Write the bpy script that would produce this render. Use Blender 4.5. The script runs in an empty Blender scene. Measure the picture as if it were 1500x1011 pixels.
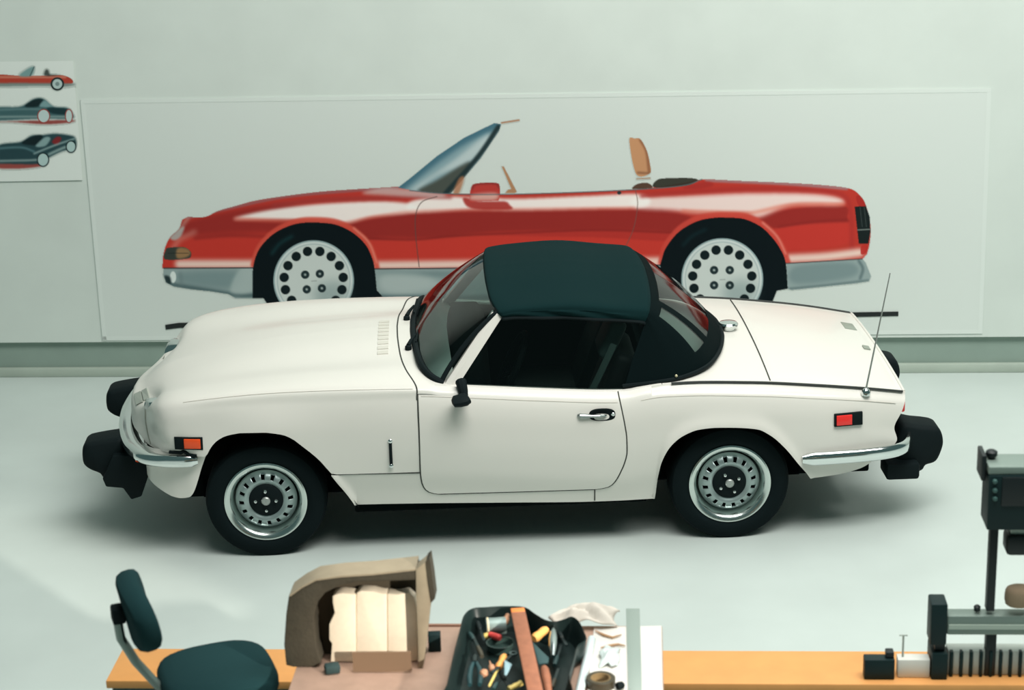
import bpy, bmesh, math, random
import numpy as np
from mathutils import Vector, Matrix

# ------------------------------------------------------------------ camera, world, lights, exposure
SC = bpy.context.scene
COL = SC.collection
random.seed(4)
CAM_H, CAM_PITCH, CAM_ROLL, CAM_F = 3.7756, 18.0, 1.5, 3000.0
_p, _r = math.radians(CAM_PITCH), math.radians(CAM_ROLL)
_up0 = np.array([0, math.sin(_p), math.cos(_p)]); _rt0 = np.array([1.0, 0, 0])
FW = np.array([0, math.cos(_p), -math.sin(_p)])
RT = _rt0 * math.cos(_r) - _up0 * math.sin(_r)
UP = _up0 * math.cos(_r) + _rt0 * math.sin(_r)
CPOS = np.array([0, 0, CAM_H])
cd = bpy.data.cameras.new('camera'); co = bpy.data.objects.new('camera', cd); COL.objects.link(co)
co.matrix_world = Matrix(((RT[0], UP[0], -FW[0], 0), (RT[1], UP[1], -FW[1], 0), (RT[2], UP[2], -FW[2], CAM_H), (0, 0, 0, 1)))
cd.sensor_fit = 'HORIZONTAL'; cd.sensor_width = 36.0; cd.lens = CAM_F / 1500 * 36.0
cd.dof.use_dof = True; cd.dof.focus_distance = 9.6; cd.dof.aperture_fstop = 3.0
SC.camera = co
SC.view_settings.view_transform = 'Standard'
SC.view_settings.look = 'None'
SC.view_settings.exposure = 0.0
SC.view_settings.gamma = 1.0
SC.view_settings.use_curve_mapping = False

w = bpy.data.worlds.new('room_fill'); SC.world = w; w.use_nodes = True
bg = w.node_tree.nodes['Background']
bg.inputs['Color'].default_value = (0.42, 0.76, 0.73, 1); bg.inputs['Strength'].default_value = 0.15

def area(name, loc, target, size, energy, color):
    l = bpy.data.lights.new(name, 'AREA'); l.shape = 'RECTANGLE'; l.size, l.size_y = size
    l.energy = energy; l.color = color
    o = bpy.data.objects.new(name, l); COL.objects.link(o); o.location = loc
    d = Vector(target) - Vector(loc)
    o.rotation_euler = d.to_track_quat('-Z', 'Y').to_euler()
    return o
area('unseen_overhead_lamp', (1.3, 8.6, 6.6), (1.1, 8.7, 0), (6.0, 3.4), 195, (1.0, 0.985, 0.945))
area('unseen_overhead_lamp', (2.5, 5.0, 7.6), (1.2, 10.0, 0.8), (7.0, 2.6), 570, (1.0, 0.985, 0.945))
area('unseen_overhead_lamp', (1.8, 6.0, 6.9), (1.6, 6.6, 0), (4.0, 2.0), 95, (1.0, 0.985, 0.945))  # unseen lamp added to brighten the foreground floor
sp = bpy.data.lights.new('sun_through_window', 'SPOT'); sp.energy = 3500; sp.spot_size = math.radians(8.5); sp.spot_blend = 0.5
sp.shadow_soft_size = 0.10; sp.color = (1.0, 0.93, 0.83)
so = bpy.data.objects.new('sun_through_window', sp); COL.objects.link(so); so.location = (4.2, 0.6, 3.3)
so.rotation_euler = (Vector((-0.30, 6.02, 0.76)) - Vector(so.location)).to_track_quat('-Z', 'Y').to_euler()

# ------------------------------------------------------------------ helpers
def ray(px, py): return FW + (px - 750) / CAM_F * RT - (py - 505.5) / CAM_F * UP
def at_z(px, py, z):
    d = ray(px, py); t = (z - CAM_H) / d[2]; return CPOS + t * d
WP = np.array([-2.792, 11.249, 0.0]); _wd = np.array([2.853 + 2.792, 10.875 - 11.249, 0.0]); WD = _wd / np.linalg.norm(_wd)
WN = np.array([WD[1], -WD[0], 0.0])          # towards the camera
ROOM_YAW = math.atan2(WD[1], WD[0])
def on_wall(px, py, off=0.0):
    d = ray(px, py); P0 = WP + WN * off
    t = ((P0 - CPOS) @ WN) / (d @ WN); return CPOS + t * d
RD, RN = WD, np.array([-WD[1], WD[0], 0.0])   # room axes: along the wall, towards the wall

def srgb(c):
    c = np.asarray(c, float) / 255.0
    return np.where(c <= 0.04045, c / 12.92, ((c + 0.055) / 1.055) ** 2.4)

MATS = {}
def mat(name, rgb=None, rough=0.5, metal=0.0, spec=0.5, lin=None, noise=0.0, nscale=20.0, bump=0.0, bscale=200.0, coat=0.0, trans=0.0, alpha=1.0, ior=1.45, attr=None):
    if name in MATS: return MATS[name]
    m = bpy.data.materials.new(name); m.use_nodes = True; nt = m.node_tree; b = nt.nodes['Principled BSDF']
    c = lin if lin is not None else (tuple(srgb(rgb)) if rgb is not None else (0.5, 0.5, 0.5))
    b.inputs['Base Color'].default_value = (*c, 1)
    b.inputs['Roughness'].default_value = rough; b.inputs['Metallic'].default_value = metal
    b.inputs['Specular IOR Level'].default_value = spec
    b.inputs['Coat Weight'].default_value = coat; b.inputs['Coat Roughness'].default_value = 0.05
    b.inputs['Transmission Weight'].default_value = trans; b.inputs['IOR'].default_value = ior
    b.inputs['Alpha'].default_value = alpha
    if noise > 0 or bump > 0:
        tc = nt.nodes.new('ShaderNodeTexCoord')
    if attr:
        a = nt.nodes.new('ShaderNodeAttribute'); a.attribute_name = attr
        nt.links.new(a.outputs['Color'], b.inputs['Base Color'])
    elif noise > 0:
        n = nt.nodes.new('ShaderNodeTexNoise'); n.inputs['Scale'].default_value = nscale; n.inputs['Detail'].default_value = 6
        nt.links.new(tc.outputs['Object'], n.inputs['Vector'])
        r = nt.nodes.new('ShaderNodeValToRGB')
        r.color_ramp.elements[0].position = 0.3; r.color_ramp.elements[1].position = 0.7
        r.color_ramp.elements[0].color = (*[x * (1 - noise) for x in c], 1)
        r.color_ramp.elements[1].color = (*[min(1, x * (1 + noise)) for x in c], 1)
        nt.links.new(n.outputs['Fac'], r.inputs['Fac']); nt.links.new(r.outputs['Color'], b.inputs['Base Color'])
    if bump > 0:
        n2 = nt.nodes.new('ShaderNodeTexNoise'); n2.inputs['Scale'].default_value = bscale; n2.inputs['Detail'].default_value = 4
        nt.links.new(tc.outputs['Object'], n2.inputs['Vector'])
        bp = nt.nodes.new('ShaderNodeBump'); bp.inputs['Strength'].default_value = bump; bp.inputs['Distance'].default_value = 0.01
        nt.links.new(n2.outputs['Fac'], bp.inputs['Height']); nt.links.new(bp.outputs['Normal'], b.inputs['Normal'])
    MATS[name] = m
    return m

def glass_mat(name, tint, rough=0.02, ior=1.5):
    """thin pane: tinted see-through plus mirror reflection by angle"""
    if name in MATS: return MATS[name]
    m = bpy.data.materials.new(name); m.use_nodes = True; nt = m.node_tree
    for n in list(nt.nodes): nt.nodes.remove(n)
    out = nt.nodes.new('ShaderNodeOutputMaterial'); mx = nt.nodes.new('ShaderNodeMixShader')
    tr = nt.nodes.new('ShaderNodeBsdfTransparent'); gl = nt.nodes.new('ShaderNodeBsdfGlossy'); fr = nt.nodes.new('ShaderNodeFresnel')
    tr.inputs['Color'].default_value = (*tint, 1); gl.inputs['Roughness'].default_value = rough
    fr.inputs['IOR'].default_value = ior
    nt.links.new(fr.outputs[0], mx.inputs[0]); nt.links.new(tr.outputs[0], mx.inputs[1]); nt.links.new(gl.outputs[0], mx.inputs[2])
    nt.links.new(mx.outputs[0], out.inputs['Surface'])
    MATS[name] = m
    return m

class MB:
    def __init__(s): s.v = []; s.f = []
    def add(s, vs, fs):
        o = len(s.v); s.v.extend([tuple(float(c) for c in v) for v in vs]); s.f.extend([tuple(i + o for i in f) for f in fs]); return s
    def grid(s, P, closed_u=False, closed_v=False, flip=False):
        P = np.asarray(P, float); n, m = P.shape[:2]; fs = []
        for i in range(n if closed_u else n - 1):
            for j in range(m if closed_v else m - 1):
                a, b, c, d = i * m + j, i * m + (j + 1) % m, ((i + 1) % n) * m + (j + 1) % m, ((i + 1) % n) * m + j
                fs.append((a, d, c, b) if flip else (a, b, c, d))
        return s.add(P.reshape(-1, 3), fs)
    def box(s, lo, hi, M=None):
        x0, y0, z0 = lo; x1, y1, z1 = hi
        vs = [(x0, y0, z0), (x1, y0, z0), (x1, y1, z0), (x0, y1, z0), (x0, y0, z1), (x1, y0, z1), (x1, y1, z1), (x0, y1, z1)]
        if M is not None: vs = [tuple(M @ Vector(v)) for v in vs]
        return s.add(vs, [(0, 3, 2, 1), (4, 5, 6, 7), (0, 1, 5, 4), (1, 2, 6, 5), (2, 3, 7, 6), (3, 0, 4, 7)])
    def tube(s, path, r, n=10, caps=True, flat=(1, 1)):
        P = [Vector(p) for p in path]; k = len(P)
        rs = [r] * k if np.isscalar(r) else list(r)
        rings = []; ref = None
        for i in range(k):
            t = (P[min(i + 1, k - 1)] - P[max(i - 1, 0)]).normalized()
            if ref is None:
                ref = Vector((0, 0, 1)) if abs(t.z) < 0.9 else Vector((1, 0, 0))
            u = (ref - t * ref.dot(t)).normalized(); v2 = t.cross(u); ref = u
            rings.append([tuple(P[i] + (u * math.cos(2 * math.pi * a / n) * flat[0] + v2 * math.sin(2 * math.pi * a / n) * flat[1]) * rs[i]) for a in range(n)])
        s.grid(rings, closed_v=True)
        if caps:
            o = len(s.v) - n * k
            s.f.append(tuple(o + i for i in range(n - 1, -1, -1))); s.f.append(tuple(o + (k - 1) * n + i for i in range(n)))
        return s
    def lathe(s, prof, n=32, M=None, caps=True):
        """profile of (r, h) about local z"""
        rings = [[(r * math.cos(2 * math.pi * a / n), r * math.sin(2 * math.pi * a / n), h) for a in range(n)] for r, h in prof]
        if M is not None: rings = [[tuple(M @ Vector(p)) for p in R] for R in rings]
        o = len(s.v); s.grid(rings, closed_v=True)
        if caps:
            k = len(prof)
            s.f.append(tuple(o + i for i in range(n - 1, -1, -1))); s.f.append(tuple(o + (k - 1) * n + i for i in range(n)))
        return s
    def prism(s, poly, d0, d1, f):
        """poly of 2D points, extruded between d0 and d1; f(a, b, d) -> 3D"""
        n = len(poly); vs = [f(a, b, d0) for a, b in poly] + [f(a, b, d1) for a, b in poly]
        fs = [tuple(range(n - 1, -1, -1)), tuple(range(n, 2 * n))] + [(i, (i + 1) % n, n + (i + 1) % n, n + i) for i in range(n)]
        return s.add(vs, fs)
    def obj(s, name, material, parent=None, angle=35, bevel=0.0, segs=2, subsurf=0, recalc=True, doubles=0.0, thick=0.0):
        me = bpy.data.meshes.new(name); me.from_pydata(s.v, [], s.f); me.update()
        if recalc or doubles:
            bm = bmesh.new(); bm.from_mesh(me)
            if doubles: bmesh.ops.remove_doubles(bm, verts=bm.verts, dist=doubles)
            if recalc: bmesh.ops.recalc_face_normals(bm, faces=bm.faces)
            if bevel > 0:
                es = [e for e in bm.edges if len(e.link_faces) == 2 and e.calc_face_angle(0) > 0.5]
                bmesh.ops.bevel(bm, geom=es, offset=bevel, segments=segs, profile=0.5, affect='EDGES', clamp_overlap=True)
            bm.to_mesh(me); bm.free()
        for p in me.polygons: p.use_smooth = True
        me.set_sharp_from_angle(angle=math.radians(angle))
        me.materials.append(material)
        o = bpy.data.objects.new(name, me); COL.objects.link(o)
        if parent is not None: o.parent = parent
        if subsurf:
            md = o.modifiers.new('smooth', 'SUBSURF'); md.levels = md.render_levels = subsurf
        if thick:
            md = o.modifiers.new('thickness', 'SOLIDIFY'); md.thickness = thick; md.offset = -1
        return o

def tag(o, label=None, cat=None, group=None, kind=None):
    if label: o['label'] = label
    if cat: o['category'] = cat
    if group: o['group'] = group
    if kind: o['kind'] = kind
    return o
def empty(name, loc, rz=0.0):
    o = bpy.data.objects.new(name, None); COL.objects.link(o); o.location = loc; o.rotation_euler = (0, 0, rz); o.empty_display_size = 0.1
    return o
def copy_tree(o, parent=None):
    c = o.copy(); COL.objects.link(c)
    if parent is not None: c.parent = parent
    for ch in list(o.children): copy_tree(ch, c)
    return c
def lerp(a, b, t): return a + (b - a) * t
def interp(x, pts):
    xs, ys = zip(*pts); return np.interp(x, xs, ys)
def pchip(pts):
    xs = np.array([p[0] for p in pts], float); ys = np.array([p[1] for p in pts], float)
    h = np.diff(xs); d = np.diff(ys) / h; m = np.zeros_like(xs); m[0], m[-1] = d[0], d[-1]
    for i in range(1, len(xs) - 1):
        if d[i - 1] * d[i] > 0:
            w1, w2 = 2 * h[i] + h[i - 1], h[i] + 2 * h[i - 1]; m[i] = (w1 + w2) / (w1 / d[i - 1] + w2 / d[i])
    def f(x):
        x = np.clip(np.asarray(x, float), xs[0], xs[-1]); k = np.clip(np.searchsorted(xs, x) - 1, 0, len(h) - 1)
        t = (x - xs[k]) / h[k]
        return (2 * t**3 - 3 * t**2 + 1) * ys[k] + (t**3 - 2 * t**2 + t) * h[k] * m[k] + (-2 * t**3 + 3 * t**2) * ys[k + 1] + (t**3 - t**2) * h[k] * m[k + 1]
    return f
def catmull(P, sub, closed=False):
    P = np.asarray(P, float); n = len(P); out = []
    rng = range(n if closed else n - 1)
    for i in rng:
        if closed: p0, p1, p2, p3 = P[(i - 1) % n], P[i], P[(i + 1) % n], P[(i + 2) % n]
        else:
            p1, p2 = P[i], P[i + 1]; p0 = P[i - 1] if i > 0 else 2 * p1 - p2; p3 = P[i + 2] if i + 2 < n else 2 * p2 - p1
        for k in range(sub):
            t = k / sub
            out.append(0.5 * (2 * p1 + (p2 - p0) * t + (2 * p0 - 5 * p1 + 4 * p2 - p3) * t * t + (3 * p1 - p0 - 3 * p2 + p3) * t**3))
    if not closed: out.append(P[-1])
    return np.array(out)
def mirror_y(P): 
    P = np.array(P, float); P[..., 1] *= -1; return P

# ------------------------------------------------------------------ materials
M_wall = mat('wall_paint', (211, 220, 213), 0.85, noise=0.03, nscale=3)
M_floor = mat('floor_paint', (193, 204, 199), 0.55, noise=0.05, nscale=1.6)
M_band = mat('skirting_paint', (142, 160, 150), 0.7, noise=0.04, nscale=6)
M_curb = mat('curb_paint', (172, 184, 172), 0.7, noise=0.05, nscale=6)
M_paper = mat('drafting_paper', (215, 223, 217), 0.8)
M_poster = mat('poster_paper', (226, 233, 227), 0.7)
M_white = mat('white_car_paint', (219, 217, 209), 0.36, coat=0.2, spec=0.4)
M_canvas = mat('black_canvas', lin=(0.0045, 0.020, 0.021), rough=0.95, spec=0.08, bump=0.15, bscale=500)
M_rubber = mat('black_rubber', lin=(0.004, 0.009, 0.010), rough=0.7, spec=0.15)
M_tyre = mat('tyre_rubber', lin=(0.004, 0.009, 0.010), rough=0.85, spec=0.12)
M_gap = mat('shut_line_gap', lin=(0.06, 0.065, 0.058), rough=0.9, spec=0.1)
M_chrome = mat('chrome', lin=(0.72, 0.76, 0.75), rough=0.12, metal=1.0)
M_steel = mat('silver_wheel_paint', lin=(0.33, 0.41, 0.40), rough=0.35, metal=0.6)
M_black = mat('black_interior', lin=(0.004, 0.008, 0.008), rough=0.8, spec=0.15)
M_under = mat('underbody_black', lin=(0.003, 0.005, 0.005), rough=0.95, spec=0.05)
M_amber = mat('orange_marker_lens', lin=(0.85, 0.09, 0.02), rough=0.2)
M_red = mat('red_marker_lens', lin=(0.80, 0.035, 0.03), rough=0.2)
M_glass = glass_mat('windscreen_glass', (0.48, 0.62, 0.60), ior=1.36)
M_tint = glass_mat('side_window_glass', (0.55, 0.66, 0.64))
M_plastic = glass_mat('clear_plastic_rear_window', (0.42, 0.53, 0.51), rough=0.08, ior=1.36)
M_badge = mat('grey_badge', (150, 158, 148), 0.4)

# ------------------------------------------------------------------ room shell
def room_pt(a, b, z): return tuple(WP + RD * a + WN * b + np.array([0, 0, z]))   # a along wall, b out from wall
fl = MB(); fl.add([room_pt(-7, -0.3, 0), room_pt(13, -0.3, 0), room_pt(13, 13, 0), room_pt(-7, 13, 0), room_pt(-7, -0.3, -0.1), room_pt(13, -0.3, -0.1), room_pt(13, 13, -0.1), room_pt(-7, 13, -0.1)],
                  [(0, 1, 2, 3), (4, 7, 6, 5), (0, 4, 5, 1), (1, 5, 6, 2), (2, 6, 7, 3), (3, 7, 4, 0)])
tag(fl.obj('floor', M_floor), kind='structure')
Z_SK = float(on_wall(700, 498)[2]); Z_CURB = float(on_wall(700, 537)[2])
wl = MB(); 
def room_box(mb, a0, a1, b0, b1, z0, z1):
    vs = [room_pt(a, b, z) for z in (z0, z1) for a, b in ((a0, b0), (a1, b0), (a1, b1), (a0, b1))]
    return mb.add(vs, [(0, 3, 2, 1), (4, 5, 6, 7), (0, 1, 5, 4), (1, 2, 6, 5), (2, 3, 7, 6), (3, 0, 4, 7)])
room_box(wl, -7, 13, 0.0, -0.2, Z_SK, 6.0)
tag(wl.obj('wall_back', M_wall), kind='structure')
room_box(wb := MB(), -7, 13, -0.035, -0.2, 0.0, Z_SK)
tag(wb.obj('baseboard_back', M_band), kind='structure')
room_box(wc := MB(), -7, 13, 0.0, -0.035, 0.0, Z_CURB)
tag(wc.obj('trim_1', M_curb, bevel=0.006), kind='structure')

# ------------------------------------------------------------------ painted drawings (flat print on paper)
PAPER_SRGB = np.array([200, 207, 200.0])
K_ALB = srgb((215, 223, 217)) / srgb(PAPER_SRGB)
class Paint:
    """a small airbrush canvas: colour and cover per pixel of a flat sheet"""
    def __init__(s, x0, y0, x1, y1, step):
        s.x0, s.y0, s.st = x0, y0, step
        s.nx, s.ny = int(round((x1 - x0) / step)) + 1, int(round((y1 - y0) / step)) + 1
        s.X, s.Y = np.meshgrid(x0 + np.arange(s.nx) * step, y0 + np.arange(s.ny) * step)
        s.c = np.tile(PAPER_SRGB, (s.ny, s.nx, 1)).astype(float); s.a = np.zeros((s.ny, s.nx))
    def mask(s, poly, blur=0.0, smooth=True, sub=8):
        P = catmull(poly, sub, closed=True) if smooth else np.asarray(poly, float)
        acc = np.zeros((s.ny, s.nx))
        for ox, oy in ((-.25, -.25), (.25, -.25), (-.25, .25), (.25, .25)):
            X, Y = s.X[0] + ox * s.st, s.Y[:, 0] + oy * s.st
            m = np.zeros((s.ny, s.nx), bool)
            for (xa, ya), (xb, yb) in zip(P, np.roll(P, -1, 0)):
                if ya == yb: continue
                lo, hi = min(ya, yb), max(ya, yb)
                rows = np.where((Y >= lo) & (Y < hi))[0]
                if len(rows) == 0: continue
                xc = xa + (Y[rows] - ya) * (xb - xa) / (yb - ya)
                m[rows] ^= X[None, :] < xc[:, None]
            acc += m
        acc /= 4
        return s.blur(acc, blur)
    def blur(s, a, r):
        k = int(round(r / s.st))
        if k < 1: return a
        for ax in (0, 1):
            for _ in range(2):
                pad = [(0, 0), (0, 0)]; pad[ax] = (k + 1, k)
                c = np.cumsum(np.pad(a, pad, mode='edge'), axis=ax)
                hi = np.take(c, range(2 * k + 1, c.shape[ax]), axis=ax); lo = np.take(c, range(0, c.shape[ax] - 2 * k - 1), axis=ax)
                a = (hi - lo) / (2 * k + 1)
        return a
    def lay(s, m, col, op=1.0, clip=None, cover=True):
        m = np.clip(m * op, 0, 1)
        if clip is not None: m = m * clip
        s.c = s.c * (1 - m[..., None]) + np.asarray(col, float) * m[..., None]
        if cover: s.a = np.maximum(s.a, m)
    def line(s, pts, wd, col, op=1.0, clip=None, blur=0.0):
        P = np.asarray(catmull(pts, 8), float); m = np.zeros((s.ny, s.nx))
        for (xa, ya), (xb, yb) in zip(P[:-1], P[1:]):
            i0, i1 = int((min(xa, xb) - wd - 2 - s.x0) / s.st), int((max(xa, xb) + wd + 2 - s.x0) / s.st) + 1
            j0, j1 = int((min(ya, yb) - wd - 2 - s.y0) / s.st), int((max(ya, yb) + wd + 2 - s.y0) / s.st) + 1
            i0, j0 = max(i0, 0), max(j0, 0)
            if i1 <= i0 or j1 <= j0: continue
            X, Y = s.X[j0:j1, i0:i1], s.Y[j0:j1, i0:i1]
            dx, dy = xb - xa, yb - ya; L = dx * dx + dy * dy + 1e-9
            t = np.clip(((X - xa) * dx + (Y - ya) * dy) / L, 0, 1)
            d = np.hypot(X - xa - t * dx, Y - ya - t * dy)
            m[j0:j1, i0:i1] = np.maximum(m[j0:j1, i0:i1], np.clip(wd / 2 + 0.5 - d, 0, 1))
        s.lay(s.blur(m, blur), col, op, clip)
    def disc(s, cx, cy, r, col, op=1.0, clip=None, ry=None, blur=0.0):
        ry = ry or r
        d = (1 - np.hypot((s.X - cx) / r, (s.Y - cy) / ry)) * min(r, ry)
        s.lay(s.blur(np.clip(d / s.st + 0.5, 0, 1), blur), col, op, clip)
    def build(s, name, material, off, parent):
        keep = s.a > 0.02
        cell = keep[:-1, :-1] | keep[1:, :-1] | keep[:-1, 1:] | keep[1:, 1:]
        D = FW + ((s.X - 750) / CAM_F)[..., None] * RT - ((s.Y - 505.5) / CAM_F)[..., None] * UP
        t = ((WP + WN * off - CPOS) @ WN) / (D @ WN)
        P = CPOS + t[..., None] * D
        used = np.zeros((s.ny, s.nx), bool)
        for a, b in ((slice(None, -1), slice(None, -1)), (slice(1, None), slice(None, -1)), (slice(None, -1), slice(1, None)), (slice(1, None), slice(1, None))):
            used[a, b] |= cell
        idx = -np.ones((s.ny, s.nx), int); idx[used] = np.arange(used.sum())
        jj, ii = np.where(cell)
        F = np.stack([idx[jj, ii], idx[jj + 1, ii], idx[jj + 1, ii + 1], idx[jj, ii + 1]], 1)
        me = bpy.data.meshes.new(name); V = P[used]
        me.vertices.add(len(V)); me.vertices.foreach_set('co', V.astype(np.float32).ravel())
        me.loops.add(F.size); me.loops.foreach_set('vertex_index', F.astype(np.int32).ravel())
        me.polygons.add(len(F)); me.polygons.foreach_set('loop_start', (np.arange(len(F)) * 4).astype(np.int32))
        me.polygons.foreach_set('loop_total', np.full(len(F), 4, np.int32))
        me.update(calc_edges=True)
        ca = me.color_attributes.new('ink', 'FLOAT_COLOR', 'POINT')
        c = np.ones((len(V), 4), np.float32); c[:, :3] = srgb(np.clip(s.c[used], 0, 255)) * K_ALB * 0.9
        ca.data.foreach_set('color', c.ravel())
        me.materials.append(material)
        o = bpy.data.objects.new(name, me); COL.objects.link(o); o.parent = parent
        return o
M_ink = mat('airbrush_ink', rough=0.9, spec=0.08, attr='ink')

def wall_sheet(name, px_poly, off, thick, material):
    mb = MB(); n = len(px_poly)
    vs = [on_wall(x, y, off) for x, y in px_poly] + [on_wall(x, y, off + thick) for x, y in px_poly]
    mb.add(vs, [tuple(range(n)), tuple(range(2 * n - 1, n - 1, -1))] + [(i, n + i, n + (i + 1) % n, (i + 1) % n) for i in range(n)])
    return mb.obj(name, material)
big = wall_sheet('wall_drawing', [(118, 146), (1452, 129), (1439, 489), (150, 499)], 0.001, 0.004, M_paper)
tag(big, 'full-size airbrush side view of a red convertible on a long paper sheet on the wall', 'drawing')

A = Paint(232, 170, 1322, 492, 1.0)
BLK = (14, 24, 27)
# tyres and wheel arches
f_arch = [(370, 437), (370, 410), (371, 390), (378, 368), (392, 350), (410, 337), (434, 328), (460, 326), (490, 329), (515, 340), (535, 358), (545, 378), (549, 395), (552, 425), (566, 441), (552, 446), (525, 446), (500, 473), (458, 479), (418, 473), (396, 452), (386, 437)]
r_arch = [(967, 388), (970, 378), (975, 364), (989, 345), (1004, 333), (1025, 323), (1048, 319), (1066, 319), (1090, 321), (1114, 332), (1131, 348), (1143, 365), (1151, 385), (1154, 423), (1138, 426), (1130, 446), (1104, 466), (1060, 473), (1020, 466), (990, 445), (972, 425)]
red = [(238, 393), (239, 376), (243, 360), (250, 347), (262, 336), (267, 322), (275, 318), (300, 318), (320, 309), (345, 302), (375, 294), (420, 287), (470, 281), (520, 277.5), (570, 274.5), (583, 273.5), (600, 278), (640, 282), (680, 284), (740, 285), (800, 283), (860, 281), (930, 277.5), (955, 275), (1000, 268), (1030, 263), (1080, 265), (1150, 268), (1200, 271), (1243, 276), (1258, 285), (1268, 300), (1275, 330), (1274, 355), (1270, 372), (1263, 380), (1200, 384), (1152, 386), (1060, 388), (967, 389), (760, 392), (549, 394), (371, 392)]
sil_f = [(240, 393), (371, 392), (372, 437), (345, 437), (335, 431), (310, 427), (280, 424), (255, 420), (243, 414), (239, 403)]
sil_m = [(549, 394), (760, 392), (967, 388), (975, 425), (975, 440), (565, 441), (552, 424)]
sil_r = [(1152, 386), (1263, 379), (1268, 385), (1276, 405), (1273, 412), (1255, 415), (1160, 425), (1154, 423)]
i_top = red.index((1263, 380)); mred = A.mask(list(catmull(red[:6], 6)) + list(catmull(red[6:i_top], 6)) + red[i_top:], smooth=False)
A.lay(mred, (188, 58, 48))
# tones in the red
A.lay(A.mask([(238, 340), (300, 318), (420, 300), (500, 330), (380, 345), (285, 348)], 3), (150, 46, 42), .9, mred)
A.lay(A.mask([(250, 352), (420, 344), (372, 395), (240, 395)], 4), (196, 58, 48), .9, mred)
A.lay(A.mask([(505, 327), (545, 318), (606, 309), (680, 307), (930, 305), (985, 310), (1016, 322), (990, 340), (940, 341), (750, 340), (640, 349), (560, 352), (530, 345)], 1.5), (150, 46, 42), .95, mred)
A.lay(A.mask([(540, 353), (640, 350), (760, 341), (980, 343), (965, 392), (549, 396)], 3), (199, 60, 50), .9, mred)
A.lay(A.mask([(700, 343), (880, 337), (985, 343), (978, 353), (880, 348), (780, 346)], 1.2), (176, 52, 46), .8, mred)
A.lay(A.mask([(1112, 320), (1160, 306), (1236, 302), (1241, 318), (1240, 326), (1180, 330), (1135, 335)], 1.2), (152, 46, 42), .95, mred)
A.lay(A.mask([(1136, 336), (1240, 327), (1240, 357), (1150, 366)], 2.5), (196, 58, 50), .85, mred)
A.line([(1140, 332), (1190, 325), (1240, 322)], 2.5, (128, 38, 38), .6, mred, 1)
A.line([(285, 349), (340, 345), (400, 347)], 3, (110, 34, 36), .6, mred, 1.5)
A.line([(530, 349), (606, 351), (660, 346), (760, 341), (880, 337), (985, 341)], 2.5, (118, 36, 36), .65, mred, 1)
# pale sky reflection along the shoulder
HI = (250, 243, 236)
A.lay(A.mask([(342, 321), (372, 312), (420, 304), (480, 298), (560, 295), (606, 300), (608, 311), (545, 318), (508, 327), (480, 324), (420, 322), (380, 322)], 2), HI, .95, mred)
A.lay(A.mask([(600, 296), (640, 288), (690, 289), (760, 291), (860, 287), (940, 285), (945, 303), (860, 306), (760, 308), (690, 307), (606, 311)], 2), HI, .95, mred)
A.lay(A.mask([(930, 290), (1000, 287), (1100, 283), (1190, 284), (1232, 291), (1230, 300), (1160, 301), (1112, 318), (1090, 312), (1025, 312), (985, 308), (930, 304)], 3), HI, .85, mred)
A.line([(345, 321), (420, 324), (480, 326)], 4, (226, 92, 70), .7, mred, 2)
A.line([(1000, 309), (1050, 311), (1100, 312), (1160, 300), (1235, 299)], 4, (224, 104, 80), .7, mred, 2)
A.line([(506, 327), (560, 316), (640, 309), (930, 305)], 3, (224, 98, 76), .6, mred, 1.5)
A.line([(400, 301), (470, 293), (560, 290), (606, 288), (660, 289)], 5, (158, 60, 58), .75, mred, 2)
A.line([(940, 287), (1000, 282), (1090, 277), (1180, 278), (1232, 285), (1246, 310), (1248, 372)], 6, (172, 52, 48), .85, mred, 2)
A.line([(275, 319), (345, 303), (420, 288), (520, 279), (583, 275)], 4, (150, 104, 108), .8, mred, 1)
A.line([(1035, 264), (1150, 269), (1240, 276)], 5, (160, 128, 132), .85, mred, 1.2)
A.lay(A.mask([(530, 283), (560, 275), (600, 277), (650, 284), (640, 290), (560, 286)], 2), (206, 190, 186), .75, mred)
A.lay(A.mask([(1000, 275), (1035, 266), (1045, 272), (1020, 277)], 1), (166, 50, 46), .8, mred)
A.line([(285, 340), (262, 352), (250, 372)], 7, (214, 150, 136), .55, mred, 3)
A.line([(262, 338), (275, 320)], 5, (196, 160, 150), .6, mred, 1.5)
A.lay(A.mask([(249, 348), (262, 336), (270, 332), (265, 346), (256, 352)], 1), (176, 176, 170), .9, mred)
# pale fade above the lower edge
A.line([(262, 387), (320, 387), (371, 387)], 12, (242, 222, 208), .9, mred, 3)
A.line([(549, 389), (700, 387), (967, 383)], 12, (242, 222, 208), .9, mred, 3)
A.line([(1155, 379), (1210, 376), (1260, 370)], 12, (242, 222, 208), .9, mred, 3)
A.line([(371, 386), (381, 362), (396, 345)], 5, (232, 150, 130), .6, mred, 2)
# lips of the arches
A.line([(371, 388), (379, 365), (394, 346), (412, 333), (436, 324), (460, 322), (492, 325), (518, 337), (539, 357), (549, 380), (552, 392)], 8, (214, 82, 66), .9, mred, 1)
A.line([(518, 334), (540, 355), (552, 385)], 2.5, (234, 150, 130), .8, mred, .6)
A.line([(968, 384), (974, 362), (988, 342), (1003, 329), (1024, 319), (1048, 315), (1068, 315), (1092, 317), (1117, 328), (1135, 346), (1147, 364), (1154, 384)], 8, (206, 74, 62), .9, mred, 1)
A.line([(1117, 326), (1138, 346), (1151, 372)], 2.5, (234, 150, 134), .8, mred, .6)
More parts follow.
